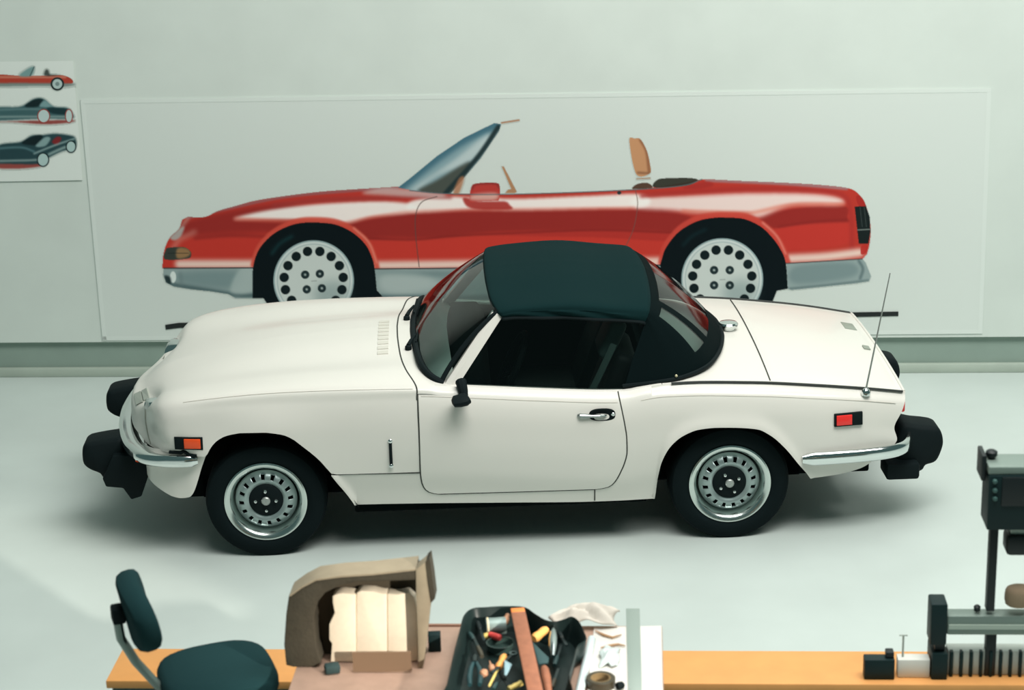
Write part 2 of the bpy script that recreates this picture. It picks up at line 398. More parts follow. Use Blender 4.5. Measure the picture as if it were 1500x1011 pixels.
# silver lower body
for pl in (sil_f, sil_m, sil_r):
    ms = A.mask(pl, smooth=False); A.lay(ms, (146, 162, 160))
    if pl is sil_f:
        A.lay(A.mask([(262, 400), (350, 398), (338, 422), (270, 416)], 4), (118, 140, 140), .8, ms)
        A.line([(245, 416), (300, 425), (345, 432), (372, 433)], 6, (62, 86, 88), .8, ms, 2)
        A.lay(A.mask([(350, 396), (371, 394), (371, 426), (338, 428)], 2), (172, 186, 182), .8, ms)
        A.disc(253.5, 406, 4.5, (218, 226, 220), 1, ms, ry=8.5); A.lay(A.mask([(241, 404), (249, 406), (250, 416), (243, 413)], 0.6), (30, 44, 46), .9, ms)
        A.line([(264, 400), (266, 416)], 4, (110, 128, 128), .7, ms, 1.5)
    if pl is sil_m:
        A.lay(A.mask([(556, 398), (690, 397), (800, 396), (960, 392), (960, 402), (700, 406), (620, 406), (575, 402)], 3), (112, 134, 134), .8, ms)
        A.lay(A.mask([(640, 410), (760, 404), (960, 402), (960, 425), (760, 425), (650, 430)], 4), (120, 142, 142), .6, ms)
        A.line([(556, 436), (640, 436), (975, 436)], 8, (70, 94, 96), .8, ms, 2.5)
        A.lay(A.mask([(560, 404), (610, 402), (650, 418), (600, 430), (560, 426)], 4), (180, 192, 188), .7, ms)
    if pl is sil_r:
        A.lay(A.mask([(1165, 391), (1245, 385), (1250, 405), (1166, 416)], 3), (118, 138, 138), .8, ms)
        A.line([(1258, 382), (1264, 394), (1260, 408)], 4, (88, 108, 110), .8, ms, 1)
        A.line([(1157, 423), (1210, 418), (1272, 411)], 3, (92, 112, 112), .8, ms, 1)
A.line([(240, 393), (371, 392.5)], 1.8, (48, 52, 54), .9); A.line([(549, 394), (760, 392), (967, 388.5)], 1.8, (52, 50, 52), .9); A.line([(1152, 386), (1263, 379.5)], 1.5, (70, 60, 60), .8)
A.lay(A.mask(list(catmull(f_arch[1:14], 8)) + f_arch[14:] + f_arch[:1], smooth=False), BLK); A.lay(A.mask(list(catmull(r_arch[:14], 8)) + r_arch[14:], smooth=False), BLK)
A.line([(398, 372), (410, 357), (428, 346)], 4, (26, 66, 68), .8, None, 1.5); A.line([(1000, 360), (1014, 346), (1034, 336)], 3, (22, 52, 56), .8, None, 1.5)
# wheel discs
for cx, cy, R0, lug in ((459.5, 411, 59, [(447, 402.5), (468.5, 401.2), (449.3, 424), (471.5, 422.4)]), (1058, 409, 60, [(1046, 395.8), (1069, 395.8), (1046, 418), (1069, 418)])):
    A.disc(cx, cy, R0, (150, 172, 172)); A.disc(cx, cy, R0 - 2, (206, 214, 210)); A.disc(cx, cy, R0 - 5, (170, 186, 184)); A.disc(cx, cy, R0 - 6.5, (202, 210, 204))
    A.lay(A.mask([(cx + 5, cy + 8), (cx + 40, cy + 2), (cx + 48, cy + 24), (cx + 20, cy + 46), (cx + 2, cy + 30)], 8), (140, 158, 156), .7)
    for k in range(15):
        an = math.radians(24 * k + 102); A.disc(cx + 43.5 * math.cos(an), cy - 43.5 * math.sin(an), 6.9, (22, 34, 36))
    for lx, ly in lug:
        A.disc(lx, ly, 6.1, (38, 52, 54)); A.disc(lx, ly, 2.0, (120, 134, 132)); A.disc(lx, ly, .8, (200, 210, 204))
    A.line([(cx - 3, cy + 1), (cx + 4, cy + .5)], 1.4, (150, 158, 154), .8)
# glass, pillar, cabin
ws = [(583, 275), (600, 262), (640, 229), (680, 202), (724, 180.5), (734, 182), (731, 192), (704, 232), (660, 284), (630, 282), (606, 279)]
mw = A.mask(ws, smooth=False); A.lay(mw, (132, 160, 166))
A.line([(586, 273), (640, 230), (682, 202), (728, 181)], 15, (62, 104, 120), .85, mw, 3)
A.lay(A.mask([(604, 276), (660, 238), (712, 198), (716, 206), (690, 236), (640, 258), (612, 278)], 3), (196, 208, 206), .85, mw)
A.lay(A.mask([(612, 281), (640, 264), (690, 237), (660, 284)], 1.5), (70, 74, 66), .9, mw)
A.line([(730, 186), (700, 230), (652, 284)], 7, (36, 52, 54), .95, mw, .6)
A.line([(735, 180), (760, 176)], 2.4, (170, 122, 92), .9)
A.lay(A.mask([(664, 283), (672, 262), (680, 260), (672, 284)], .7), (176, 116, 82), .8)
A.lay(A.mask([(735, 244), (738, 244), (757, 281), (754, 283), (740, 283), (744, 278), (749, 277)], .5, smooth=False), (176, 128, 92), .95)
mm = A.mask([(688, 296), (690, 276), (697, 269), (726, 268), (732, 274), (731, 292), (724, 294), (700, 295)], .4)
A.lay(A.mask([(678, 290), (688, 291), (702, 295), (738, 295), (746, 300), (748, 307), (702, 307), (684, 302)], 1), (170, 50, 44), .9)
A.lay(mm, (186, 62, 56)); A.lay(A.mask([(690, 293), (693, 285), (727, 283), (726, 293)], 2), (226, 190, 176), .8, mm); A.line([(691, 277), (698, 270), (726, 269), (731, 275)], 2.5, (120, 46, 46), .8, mm, .6)
mseat = A.mask([(922, 206), (930, 203), (938, 204), (947, 220), (952, 240), (952, 254), (932, 255)], .4)
A.lay(mseat, (196, 144, 104)); A.line([(938, 205), (947, 222), (951, 252)], 4, (128, 80, 56), .7, mseat, 1); A.line([(934, 253), (951, 254)], 2.5, (116, 76, 56), .8, mseat, .6)
A.line([(933, 262), (952, 261)], 2, (170, 140, 116), .9)
A.lay(A.mask([(927, 277), (933, 270), (948, 268), (955, 275)], .5), (84, 60, 48), .95)
A.lay(A.mask([(957, 274), (964, 263), (985, 261), (1012, 261), (1022, 264), (1010, 271), (985, 274)], .5), (54, 54, 46), .95)
A.line([(600, 279), (640, 283), (700, 285), (800, 283.5), (930, 278), (1000, 272), (1028, 263)], 1.6, (92, 108, 112), .8)
A.disc(907, 282.5, 3, (44, 54, 56), ry=2.5)
# lamps and shut lines
ml = A.mask([(243, 366), (247, 363), (268, 362), (278, 367), (280, 374), (274, 379), (242, 380)], .4)
A.lay(ml, (58, 64, 58)); A.lay(A.mask([(260, 364), (274, 364), (279, 371), (273, 377), (259, 378)], .8), (160, 122, 82), .9, ml); A.line([(246, 371), (276, 371)], 1, (30, 36, 36), .7, ml)
mt = A.mask([(1252, 303), (1268, 301), (1274, 318), (1275, 340), (1272, 357), (1258, 357), (1255, 330)], .4, smooth=False)
A.lay(mt, (28, 36, 36)); A.line([(1256, 337), (1275, 336)], 1.6, (130, 140, 134), .9, mt)
for lx in (1260, 1266): A.line([(lx, 304), (lx + 3, 332)], 1, (84, 96, 92), .6, mt)
A.lay(A.mask([(1254, 288), (1262, 288), (1269, 301), (1258, 301)], .5), (170, 46, 42), .9, mred); A.lay(A.mask([(1262, 360), (1271, 360), (1268, 371), (1261, 372)], .5), (186, 50, 44), .9, mred)
A.line([(640, 288), (618, 296), (609, 315), (609, 345), (614, 391)], 1.3, (92, 72, 68), .8, mred)
A.line([(931, 279), (934, 300), (928, 335), (914, 366)], 1.3, (110, 84, 78), .7, mred)
A.build('painted_red_convertible', M_ink, 0.0065, big)
M_edge = mat('pale_paper_edge', (219, 227, 221), .7)
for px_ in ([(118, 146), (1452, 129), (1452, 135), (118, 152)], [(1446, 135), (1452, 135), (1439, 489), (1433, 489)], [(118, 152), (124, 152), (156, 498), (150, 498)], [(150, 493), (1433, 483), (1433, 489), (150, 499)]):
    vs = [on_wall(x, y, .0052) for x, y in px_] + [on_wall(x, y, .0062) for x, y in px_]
    MB().add(vs, [(0, 1, 2, 3), (7, 6, 5, 4), (0, 4, 5, 1), (1, 5, 6, 2), (2, 6, 7, 3), (3, 7, 4, 0)]).obj('paper_edge_strip', M_edge, big)  # slightly paler strips along the edges of the sheet
# the ground line under the drawing, black tape
gt = MB()
gpoly = [(242, 476), (262, 473), (1140, 459.5), (1316, 456.5), (1316, 463), (1140, 467), (262, 480.5), (243, 483)]
vs = [on_wall(x, y, 0.0065) for x, y in gpoly] + [on_wall(x, y, 0.0095) for x, y in gpoly]; n = len(gpoly)
gt.add(vs, [tuple(range(n)), tuple(range(2 * n - 1, n - 1, -1))] + [(i, n + i, n + (i + 1) % n, (i + 1) % n) for i in range(n)])
gt.obj('ground_line', mat('black_tape', lin=(0.008, 0.012, 0.012), rough=0.5), big)

# poster with three small car pictures
pos = wall_sheet('poster', [(-60, 91), (107, 89), (121, 264), (-52, 267)], 0.005, 0.004, M_poster)
tag(pos, 'white poster with three small car pictures one above another, upper left of the wall', 'poster')
B = Paint(-58, 92, 118, 262, 0.8)
# red open car
c1 = B.mask([(-50, 121), (-48, 114), (-30, 110), (-2, 109), (28, 111), (60, 111), (88, 110), (102, 114), (107, 120), (100, 123), (60, 123), (-20, 123)], .4)
B.lay(c1, (176, 66, 52)); B.line([(-40, 113), (20, 113), (96, 113)], 3, (206, 140, 116), .8, c1, 1)
B.lay(B.mask([(-46, 122), (100, 122), (96, 127), (60, 126), (-40, 127)], .8), (120, 132, 126), .9)
B.lay(B.mask([(28, 111), (40, 101), (50, 98), (46, 111)], .6), (110, 146, 144), .9); B.line([(44, 111), (50, 98)], 1.5, (60, 80, 80), .8)
B.lay(B.mask([(66, 111), (67, 102), (71, 103), (74, 109), (90, 110)], .6), (58, 66, 62), .9)
for cx in (84, -18):
    B.disc(cx, 123, 9.8, (36, 46, 46)); B.disc(cx, 123, 7.2, (176, 194, 190)); B.disc(cx, 123, 3, (120, 140, 138))
# dark coupe
B.lay(B.mask([(-30, 179), (100, 176), (98, 180), (64, 182), (20, 179)], 1), (140, 58, 52), .9)
c2 = B.mask([(-40, 172), (-34, 160), (0, 157), (30, 156), (50, 145), (64, 145), (78, 156), (98, 158), (106, 166), (104, 174), (60, 174), (-20, 177)], .5)
B.lay(c2, (66, 98, 100)); B.lay(B.mask([(36, 156), (50, 146), (63, 146), (56, 156)], .6), (24, 40, 42), .95)
B.lay(B.mask([(58, 156), (66, 147), (78, 156)], .6), (126, 160, 160), .9, c2); B.lay(B.mask([(70, 158), (100, 160), (104, 168), (76, 166)], 1), (28, 52, 56), .9, c2)
B.line([(-30, 172), (20, 171), (100, 171)], 3, (150, 170, 166), .7, c2, 1); B.line([(-30, 162), (30, 160), (60, 160)], 2, (120, 150, 150), .7, c2, .8)
for cx, rx in ((64, 8), (101, 4.5), (-24, 8)):
    B.disc(cx, 170, rx + 1.4, (150, 66, 60), ry=10.5); B.disc(cx, 170, rx, (186, 204, 200), ry=9)
# dark sports car, three-quarter
B.lay(B.mask([(-10, 240), (60, 236), (62, 243), (30, 247), (-12, 246)], 1), (144, 60, 54), .9)
c3 = B.mask([(-20, 226), (0, 212), (30, 208), (46, 199), (62, 198), (80, 196), (100, 198), (110, 202), (110, 216), (90, 222), (70, 232), (60, 240), (10, 240), (-18, 238)], .5)
B.lay(c3, (44, 70, 74)); B.lay(B.mask([(32, 210), (48, 200), (62, 199), (56, 212)], .6), (24, 38, 40), .95)
B.lay(B.mask([(52, 214), (66, 201), (74, 203), (66, 214)], .6), (140, 168, 166), .9, c3); B.lay(B.mask([(76, 208), (84, 200), (90, 203), (84, 212)], .8), (130, 44, 46), .95, c3)
B.line([(50, 225), (80, 213), (110, 203)], 2.5, (160, 184, 180), .8, c3, .6); B.line([(72, 226), (92, 217), (102, 214)], 4, (150, 172, 168), .8, c3, 1)
B.line([(-10, 218), (30, 216), (50, 222)], 3, (96, 134, 138), .7, c3, 1); B.line([(-10, 236), (40, 235), (56, 234)], 3, (150, 170, 166), .8, c3, 1)
for cx, cy, r_ in ((63, 234, 7.5), (104, 215, 6.2)):
    B.disc(cx, cy, r_ + 1.6, (30, 44, 46), ry=r_ + 3); B.disc(cx, cy, r_, (172, 196, 192), ry=r_ + 1.4)
B.build('printed_car_pictures', M_ink, 0.0105, pos)

# ------------------------------------------------------------------ the white roadster (x to the tail from the front axle, y away from the camera, z up)
CAR_YAW = math.atan2(0.03228967, 0.99947855)
car = tag(empty('roadster', (-1.1531, 9.2701, 0), CAR_YAW), 'white two-seat roadster with black soft top parked in front of the wall', 'car')
WB = 2.108
F_ARCH = pchip([(-0.335, 0.26), (-0.317, 0.338), (-0.28, 0.44), (-0.243, 0.525), (-0.215, 0.572), (-0.185, 0.600), (-0.144, 0.619), (-0.075, 0.630), (0.007, 0.630), (0.099, 0.616), (0.141, 0.595), (0.184, 0.556), (0.268, 0.469), (0.327, 0.371), (0.392, 0.262), (0.41, 0.22)])
R_ARCH = pchip([(1.745, 0.15), (1.763, 0.235), (1.772, 0.334), (1.790, 0.420), (1.832, 0.497), (1.893, 0.545), (1.955, 0.567), (2.03, 0.573), (2.094, 0.571), (2.218, 0.557), (2.281, 0.522), (2.345, 0.460), (2.41, 0.375), (2.459, 0.310), (2.49, 0.25)])
def arch(x):
    x = np.asarray(x, float)
    a = np.where((x > -0.335) & (x < 0.41), F_ARCH(x), 0.0)
    return np.where((x > 1.745) & (x < 2.49), R_ARCH(x), a)
Wf = pchip([(-0.55, 0.62), (-0.45, 0.69), (-0.36, 0.722), (-0.22, 0.738), (0, 0.742), (0.35, 0.739), (0.7, 0.741), (1.2, 0.744), (1.7, 0.742), (2.1, 0.742), (2.45, 0.727), (2.7, 0.700), (2.92, 0.665)])
ZT = pchip([(-0.5, 0.765), (-0.3, 0.785), (0.0, 0.803), (0.36, 0.806), (0.705, 0.799), (0.88, 0.787), (1.267, 0.756), (1.55, 0.737), (1.63, 0.735), (1.70, 0.748), (1.80, 0.761), (1.9, 0.762), (2.2, 0.748), (2.51, 0.717), (2.7, 0.692), (2.92, 0.655)])
TUCK = pchip([(-0.60, 0.060), (-0.50, 0.040), (-0.38, 0.010), (-0.25, 0.0), (-0.14, 0.004), (-0.07, 0.016), (-0.03, 0.032), (-0.01, 0.048), (0.0, 0.062), (0.05, 0.10)])
def yside(x, z):
    x = np.asarray(x, float); z = np.asarray(z, float)
    y = Wf(x) - TUCK(z - ZT(x))
    a = arch(x); inx = np.clip(np.minimum((x + 0.36) / 0.08, (0.46 - x) / 0.08), 0, 1) + np.clip(np.minimum((x - 1.72) / 0.08, (2.5 - x) / 0.08), 0, 1)
    d = np.maximum(z - a, 0)
    return y + 0.014 * np.exp(-(d / 0.045) ** 2) * inx * (a > 0.2)
SILL = pchip([(0.3, 0.243), (0.41, 0.242), (0.70, 0.237), (1.1, 0.227), (1.51, 0.217), (1.77, 0.219), (2.4, 0.25), (2.47, 0.293), (2.52, 0.297), (2.737, 0.325), (2.80, 0.35), (2.85, 0.395), (2.92, 0.42)])

def both(mb, P, flip=False):
    P = np.asarray(P, float); mb.grid(P, flip=flip); mb.grid(mirror_y(P), flip=not flip)
def nearfar(name, build, m, **k):
    """one object per side: build(sgn) returns MB in y-near (negative) coordinates scaled by sgn"""
    return [build(s).obj(name, m, car, **k) for s in (-1, 1)]

# --- bonnet and cowl: control net, rows from the lower side edge (0) to the centre line (8)
def srow(x, zs):
    return [(x, float(yside(x, z)), z) for z in zs]
NET = [
 [(-.42,.694,.534),(-.46,.668,.535),(-.50,.622,.536),(-.535,.560,.538),(-.572,.47,.540),(-.610,.37,.540),(-.637,.26,.540),(-.656,.13,.540),(-.662,0,.540)],
 [(-.395,.704,.534),(-.43,.692,.56),(-.470,.648,.585),(-.502,.585,.60),(-.538,.485,.608),(-.580,.37,.612),(-.616,.26,.612),(-.645,.13,.612),(-.655,0,.612)],
 [(-.36,.713,.534),(-.39,.714,.57),(-.425,.702,.62),(-.460,.662,.672),(-.482,.597,.705),(-.497,.48,.700),(-.515,.33,.660),(-.580,.16,.648),(-.608,0,.645)],
 [(-.33,.719,.533),(-.34,.724,.57),(-.36,.722,.64),(-.385,.704,.712),(-.402,.655,.752),(-.42,.54,.757),(-.445,.37,.728),(-.470,.18,.718),(-.485,0,.722)],
 srow(-.225,(.44,.53,.64,.735)) + [(-.225,.685,.783),(-.23,.55,.79),(-.24,.37,.778),(-.25,.18,.782),(-.255,0,.784)],
 srow(.03,(.42,.52,.64,.745)) + [(.03,.690,.803),(.03,.55,.817),(.03,.37,.806),(.025,.18,.826),(.02,0,.832)],
 srow(.33,(.39,.51,.64,.745)) + [(.33,.692,.808),(.33,.55,.831),(.33,.37,.822),(.32,.18,.849),(.32,0,.857)],
 srow(.702,(.39,.51,.64,.745)) + [(.70,.694,.801),(.655,.55,.832),(.63,.37,.835),(.615,.18,.860),(.61,0,.867)],
 srow(.80,(.39,.51,.64,.735)) + [(.80,.690,.788),(.77,.57,.806),(.74,.38,.838),(.73,.18,.860),(.725,0,.866)],
 srow(.875,(.39,.51,.64,.73)) + [(.875,.690,.781),(.87,.57,.790),(.86,.38,.825),(.85,.18,.850),(.845,0,.856)],
]
NET = np.array(NET, float)
SUB_S, SUB_R = 14, 10
dense = np.array([catmull(NET[i], SUB_R) for i in range(len(NET))])
dense = np.array([catmull(dense[:, j], SUB_S) for j in range(dense.shape[1])]).transpose(1, 0, 2)
# densify bonnet stations near the arch
def trim_cols(cols, zlim, r_top, nrow):
    """each column: drop what lies below zlim(x) and resample the lower rows up to row index r_top"""
    out = []
    for c in cols:
        low = c[:r_top + 1]
        tt = np.linspace(0, r_top, 600)
        q = np.stack([np.interp(tt, np.arange(r_top + 1), low[:, k]) for k in range(3)], 1)
        ok = q[:, 2] >= zlim(q[:, 0])
        i0 = int(np.argmax(ok)) if ok.any() else 0
        t = np.linspace(tt[i0], r_top, nrow)
        new = np.stack([np.interp(t, np.arange(r_top + 1), low[:, k]) for k in range(3)], 1)
        out.append(np.vstack([new, c[r_top + 1:]]))
    return np.array(out)
SEAM_B = lambda x: np.interp(x, [-0.6, -0.2, 0.33, 0.71], [0.530, 0.524, 0.410, 0.403])
nb = 7 * SUB_S + 1
bon = trim_cols(dense[:nb], lambda x: np.maximum(arch(x), SEAM_B(x)), 3 * SUB_R, 26)
lip = bon[:, :1].copy(); lip[..., 1] -= np.where(arch(lip[..., 0]) > SEAM_B(lip[..., 0]), 0.035, 0.004)
bon_l = np.concatenate([lip, bon], 1)
mb = MB(); full = np.concatenate([mirror_y(bon_l), bon_l[:, ::-1][:, 1:]], 1)
mb.grid(full)
bonnet = mb.obj('bonnet', M_white, car, doubles=0.0004, angle=40)
# cowl strip behind the bonnet
cw = dense[nb - 1:, 3 * SUB_R + 4:].copy()
mb = MB(); mb.grid(np.concatenate([mirror_y(cw), cw[:, ::-1][:, 1:]], 1)); mb.obj('cowl_panel', M_white, car, doubles=0.0004)
def ribbon(path, w, off=(0, 0, 0)):
    """thin raised strip along a path as a flat tube"""
    mb = MB(); mb.tube(path, w / 2, n=6, flat=(1, 1)); return mb
seam = dense[nb - 1, 3 * SUB_R:]
seam = np.concatenate([mirror_y(seam), seam[::-1][1:]]); seam[:, 2] += 0.0
ribbon(seam, 0.007).obj('bonnet_rear_gap', M_gap, car)
# crisp swage along the front wings
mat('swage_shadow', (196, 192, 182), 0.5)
for s in (-1, 1):
    sw_ = bon[3 * SUB_S + 6:7 * SUB_S, 26 + SUB_R - 3]
    ribbon([(p[0], s * (p[1] + .0004), p[2] + .0002) for p in sw_], 0.0034).obj('swage_line', MATS['swage_shadow'], car)
# bonnet badge and vents
def surf_z(x, y):
    """height of the bonnet skin at x, y (nearest dense vertex)"""
    P = dense.reshape(-1, 3); k = np.argsort((P[:, 0] - x) ** 2 + (P[:, 1] - abs(y)) ** 2)[:4]
    w_ = 1 / ((P[k, 0] - x) ** 2 + (P[k, 1] - abs(y)) ** 2 + 1e-6); return float((P[k, 2] * w_).sum() / w_.sum())
def plate_on(name, quads, m, rise=0.003):
    mb = MB()
    for q in quads:
        top = [(x, y, surf_z(x, y) + rise) for x, y in q]; bot = [(x, y, surf_z(x, y) - 0.002) for x, y in q]; n = len(q)
        mb.add(top + bot, [tuple(range(n)), tuple(range(2 * n - 1, n - 1, -1))] + [(i, n + i, n + (i + 1) % n, (i + 1) % n) for i in range(n)])
    return mb.obj(name, m, car, angle=20)
def skin_at(y, z):
    """point of the nose skin at a given y and z"""
    P = bon.reshape(-1, 3); k = np.argsort((P[:, 1] - abs(y)) ** 2 + (P[:, 2] - z) ** 2)[:6]
    k = k[P[k, 0] < -0.3]; w_ = 1 / ((P[k, 1] - abs(y)) ** 2 + (P[k, 2] - z) ** 2 + 1e-6)
    return np.array([float((P[k, 0] * w_).sum() / w_.sum()), y, z])
_cm = np.array(car.matrix_basis.to_3x3()); _co = np.array(car.location)
_P = np.concatenate([bon.reshape(-1, 3), mirror_y(bon.reshape(-1, 3))]); _Pw = _P @ _cm.T + _co; _d = _Pw - CPOS; _dz = _d @ FW
_px = np.stack([750 + CAM_F * (_d @ RT) / _dz, 505.5 - CAM_F * (_d @ UP) / _dz], 1)
def skin_px(x, y):
    """point of the bonnet skin that lies under a spot measured on the photograph"""
    r = np.hypot(_px[:, 0] - x, _px[:, 1] - y); near = np.argsort(r)[:40]; z0 = _dz[near].min(); near = near[_dz[near] < z0 + .15][:8]
    w_ = 1 / (r[near] ** 2 + .3); return (_P[near] * w_[:, None]).sum(0) / w_.sum()
up_ = np.array([-.004, -.007, .005])
for quad in (((197.5, 578), (207, 573.5), (210, 589), (201, 593.5)), ((208.5, 573), (216, 569), (219.5, 583), (212, 587))):
    f4 = [skin_px(*q) for q in quad]
    MB().add([tuple(p + up_) for p in f4] + [tuple(p - up_) for p in f4], [(0, 1, 2, 3), (7, 6, 5, 4), (0, 4, 5, 1), (1, 5, 6, 2), (2, 6, 7, 3), (3, 7, 4, 0)]).obj('bonnet_badge', M_badge, car, angle=20)
ns_ = catmull([skin_px(*q) for q in ((215, 588), (213, 602), (213.5, 618), (217, 636), (221, 650))], 5)
for s in (-1, 1): MB().tube([(p[0], -s * p[1], p[2]) for p in ns_], .0035, n=6).obj('headlamp_surround_seam', mat('surround_seam', (120, 124, 114), .6), car)
for s in (-1, 1):
    low = [(p[0], s * (p[1] + .004), p[2] + .002) for p in bon[6:3 * SUB_S + 9, 0]]
    MB().tube(low, 0.008, n=6).obj('bonnet_edge_gap', M_rubber, car)  # dark tube in place of the shadow gap above the bumper
M_vent = mat('cowl_vent_grey', (205, 203, 192), 0.6)
vq = []
for k in range(9):
    y = 0.10 - k * 0.05
    vq.append([(.522, y), (.572, y), (.572, y - .03), (.522, y - .03)])
plate_on('cowl_vent', vq, M_vent, 0.004)

# --- tub: lower front panel, sides under the doors, rear wings, deck
def ypts(x, zs): return [(x, float(yside(x, z)), float(z)) for z in zs]
def side_col(x, zb, zt, n): return np.array(ypts(x, np.linspace(zb, zt, n)))
xs1 = np.concatenate([np.linspace(0.262, 0.42, 120), np.linspace(0.43, 0.705, 20)]); xs1 = xs1[arch(xs1) < SEAM_B(xs1) - .006]
cols = []
for x in xs1:
    zb = max(float(SILL(x)), float(arch(x))); zt = float(SEAM_B(x)) - 0.004
    cols.append(side_col(x, min(zb, zt), zt, 9))
lw = np.array(cols); lip = lw[:, :1].copy(); lip[..., 1] -= 0.035; lw = np.concatenate([lip, lw], 1)
for s in (-1, 1):
    g = lw.copy(); g[..., 1] *= s
    MB().grid(g).obj('lower_wing_panel', M_white, car)
    xs = np.linspace(0.340, 0.703, 20)
    ribbon([(x, s * (float(yside(x, SEAM_B(x) - .002)) - 0.001), float(SEAM_B(x)) - 0.002) for x in xs], 0.008).obj('bonnet_side_gap', M_gap, car)
XT = 2.6
XE = pchip([(-0.36, 2.83), (-0.25, 2.845), (-0.205, 2.870), (-0.15, 2.856), (-0.07, 2.893), (-0.01, 2.912), (0.05, 2.915)])
def tail_x(x, z):
    x = np.asarray(x, float)
    return np.where(x > XT, XT + (x - XT) * (XE(z - np.minimum(ZT(x), 0.80)) - XT) / (2.915 - XT), x)
YS = pchip([(1.75, 0.682), (1.9, 0.672), (2.2, 0.660), (2.6, 0.640), (2.92, 0.605)])
CROWN = pchip([(1.7, 0.02), (2.1, 0.030), (2.5, 0.034), (2.92, 0.022)])
def zdeck(x, y): return float(ZT(x)) + float(CROWN(x)) * (1 - min(1.0, abs(y) / float(YS(x))) ** 2.2)
xs2 = np.concatenate([np.linspace(0.705, 1.74, 40), np.linspace(1.745, 1.80, 22), np.linspace(1.81, 2.38, 50), np.linspace(2.39, 2.47, 20), np.linspace(2.49, 2.915, 30)])
cols = []
for x in xs2:
    zb = max(float(SILL(x)), float(arch(x))); zt = float(ZT(x))
    z = np.concatenate([np.linspace(zb, zt - 0.10, 16), zt - np.array([0.08, 0.06, 0.045, 0.032, 0.022, 0.013, 0.006, 0.0])])
    z = np.maximum.accumulate(z)
    c = side_col(x, 0, 1, 1).repeat(len(z), 0); c[:, 2] = z; c[:, 1] = yside(x, z)
    if x >= 1.75:
        t = np.clip((z - (zt - 0.03)) / 0.03, 0, 1); c[:, 1] = c[:, 1] * (1 - t) + float(YS(x)) * t
    c[:, 0] = tail_x(x, z)
    cols.append(c)
tub = np.array(cols); lip = tub[:, :1].copy(); lip[..., 1] -= 0.035
tub_l = np.concatenate([lip, tub], 1)
# inner flange of the cockpit sides
inn = []
for x, c in zip(xs2, tub):
    t = c[-1]; inn.append([(t[0], t[1] - 0.012, t[2] + 0.002), (t[0], t[1] - 0.055, t[2] - 0.004), (t[0], t[1] - 0.075, t[2] - 0.03), (t[0], t[1] - 0.075, 0.30)])
inn = np.array(inn); cut = int(np.searchsorted(xs2, 1.80))
body = MB()
for s in (-1, 1):
    g = tub_l.copy(); g[..., 1] *= s; body.grid(g, flip=s > 0)
deck_x = xs2[xs2 >= 1.80]
dg = []
for x in deck_x:
    ys = float(YS(x)); yy = np.concatenate([-ys * np.cos(np.linspace(0, math.pi / 2, 14)), ys * np.sin(np.linspace(0, math.pi / 2, 14))[1:]])
    dg.append([(float(tail_x(x, 0.8)) if x > XT else x, y, zdeck(x, y)) for y in yy])
body.grid(dg)
# tail panel: across from one rear edge to the other
edge = tub[-1]; tg = []
for k in np.linspace(-1, 1, 17):
    tg.append([(p[0] - 0.002 + 0.004 * (1 - k * k), p[1] * k, p[2] + (zdeck(2.915, p[1] * k) - edge[-1][2]) * max(0, (p[2] - 0.5) / (edge[-1][2] - 0.5)) ** 2) for p in edge])
tub_o = body.obj('body_tub', M_white, car, angle=45, doubles=0.0004)
MB().grid(tg).obj('tail_panel', mat('tail_panel_black', lin=(0.012, 0.018, 0.018), rough=0.5), car)
for s in (-1, 1):
    fl_ = MB(); g = inn[:cut].copy(); g[..., 1] *= s; tp = tub[:cut, -1:].copy(); tp[..., 1] *= s
    fl_.grid(np.concatenate([tp, g[:, :2]], 1)); fl_.obj('cockpit_rail', M_white, car)
    il = MB(); g = inn[:cut, 1:].copy(); g[..., 1] *= s; il.grid(g); il.obj('door_lining', M_black, car)
# beads along the tops of the rear wings
for s in (-1, 1):
    xs = np.linspace(1.84, 2.90, 50)
    mbx = MB(); mbx.tube([(float(tail_x(x, .8)) if x > XT else x, s * (float(YS(x)) + 0.004), float(ZT(x)) + 0.003) for x in xs], 0.0058, n=8)
    mbx.obj('wing_bead', mat('dark_bead', lin=(0.03, 0.035, 0.033), rough=0.4), car)
    xs = np.linspace(1.70, 2.86, 50)
    ribbon([(x, s * (float(yside(x, ZT(x) - 0.045)) + 0.0005), float(ZT(x)) - 0.045) for x in xs], 0.003).obj('swage_line', MATS['swage_shadow'], car)

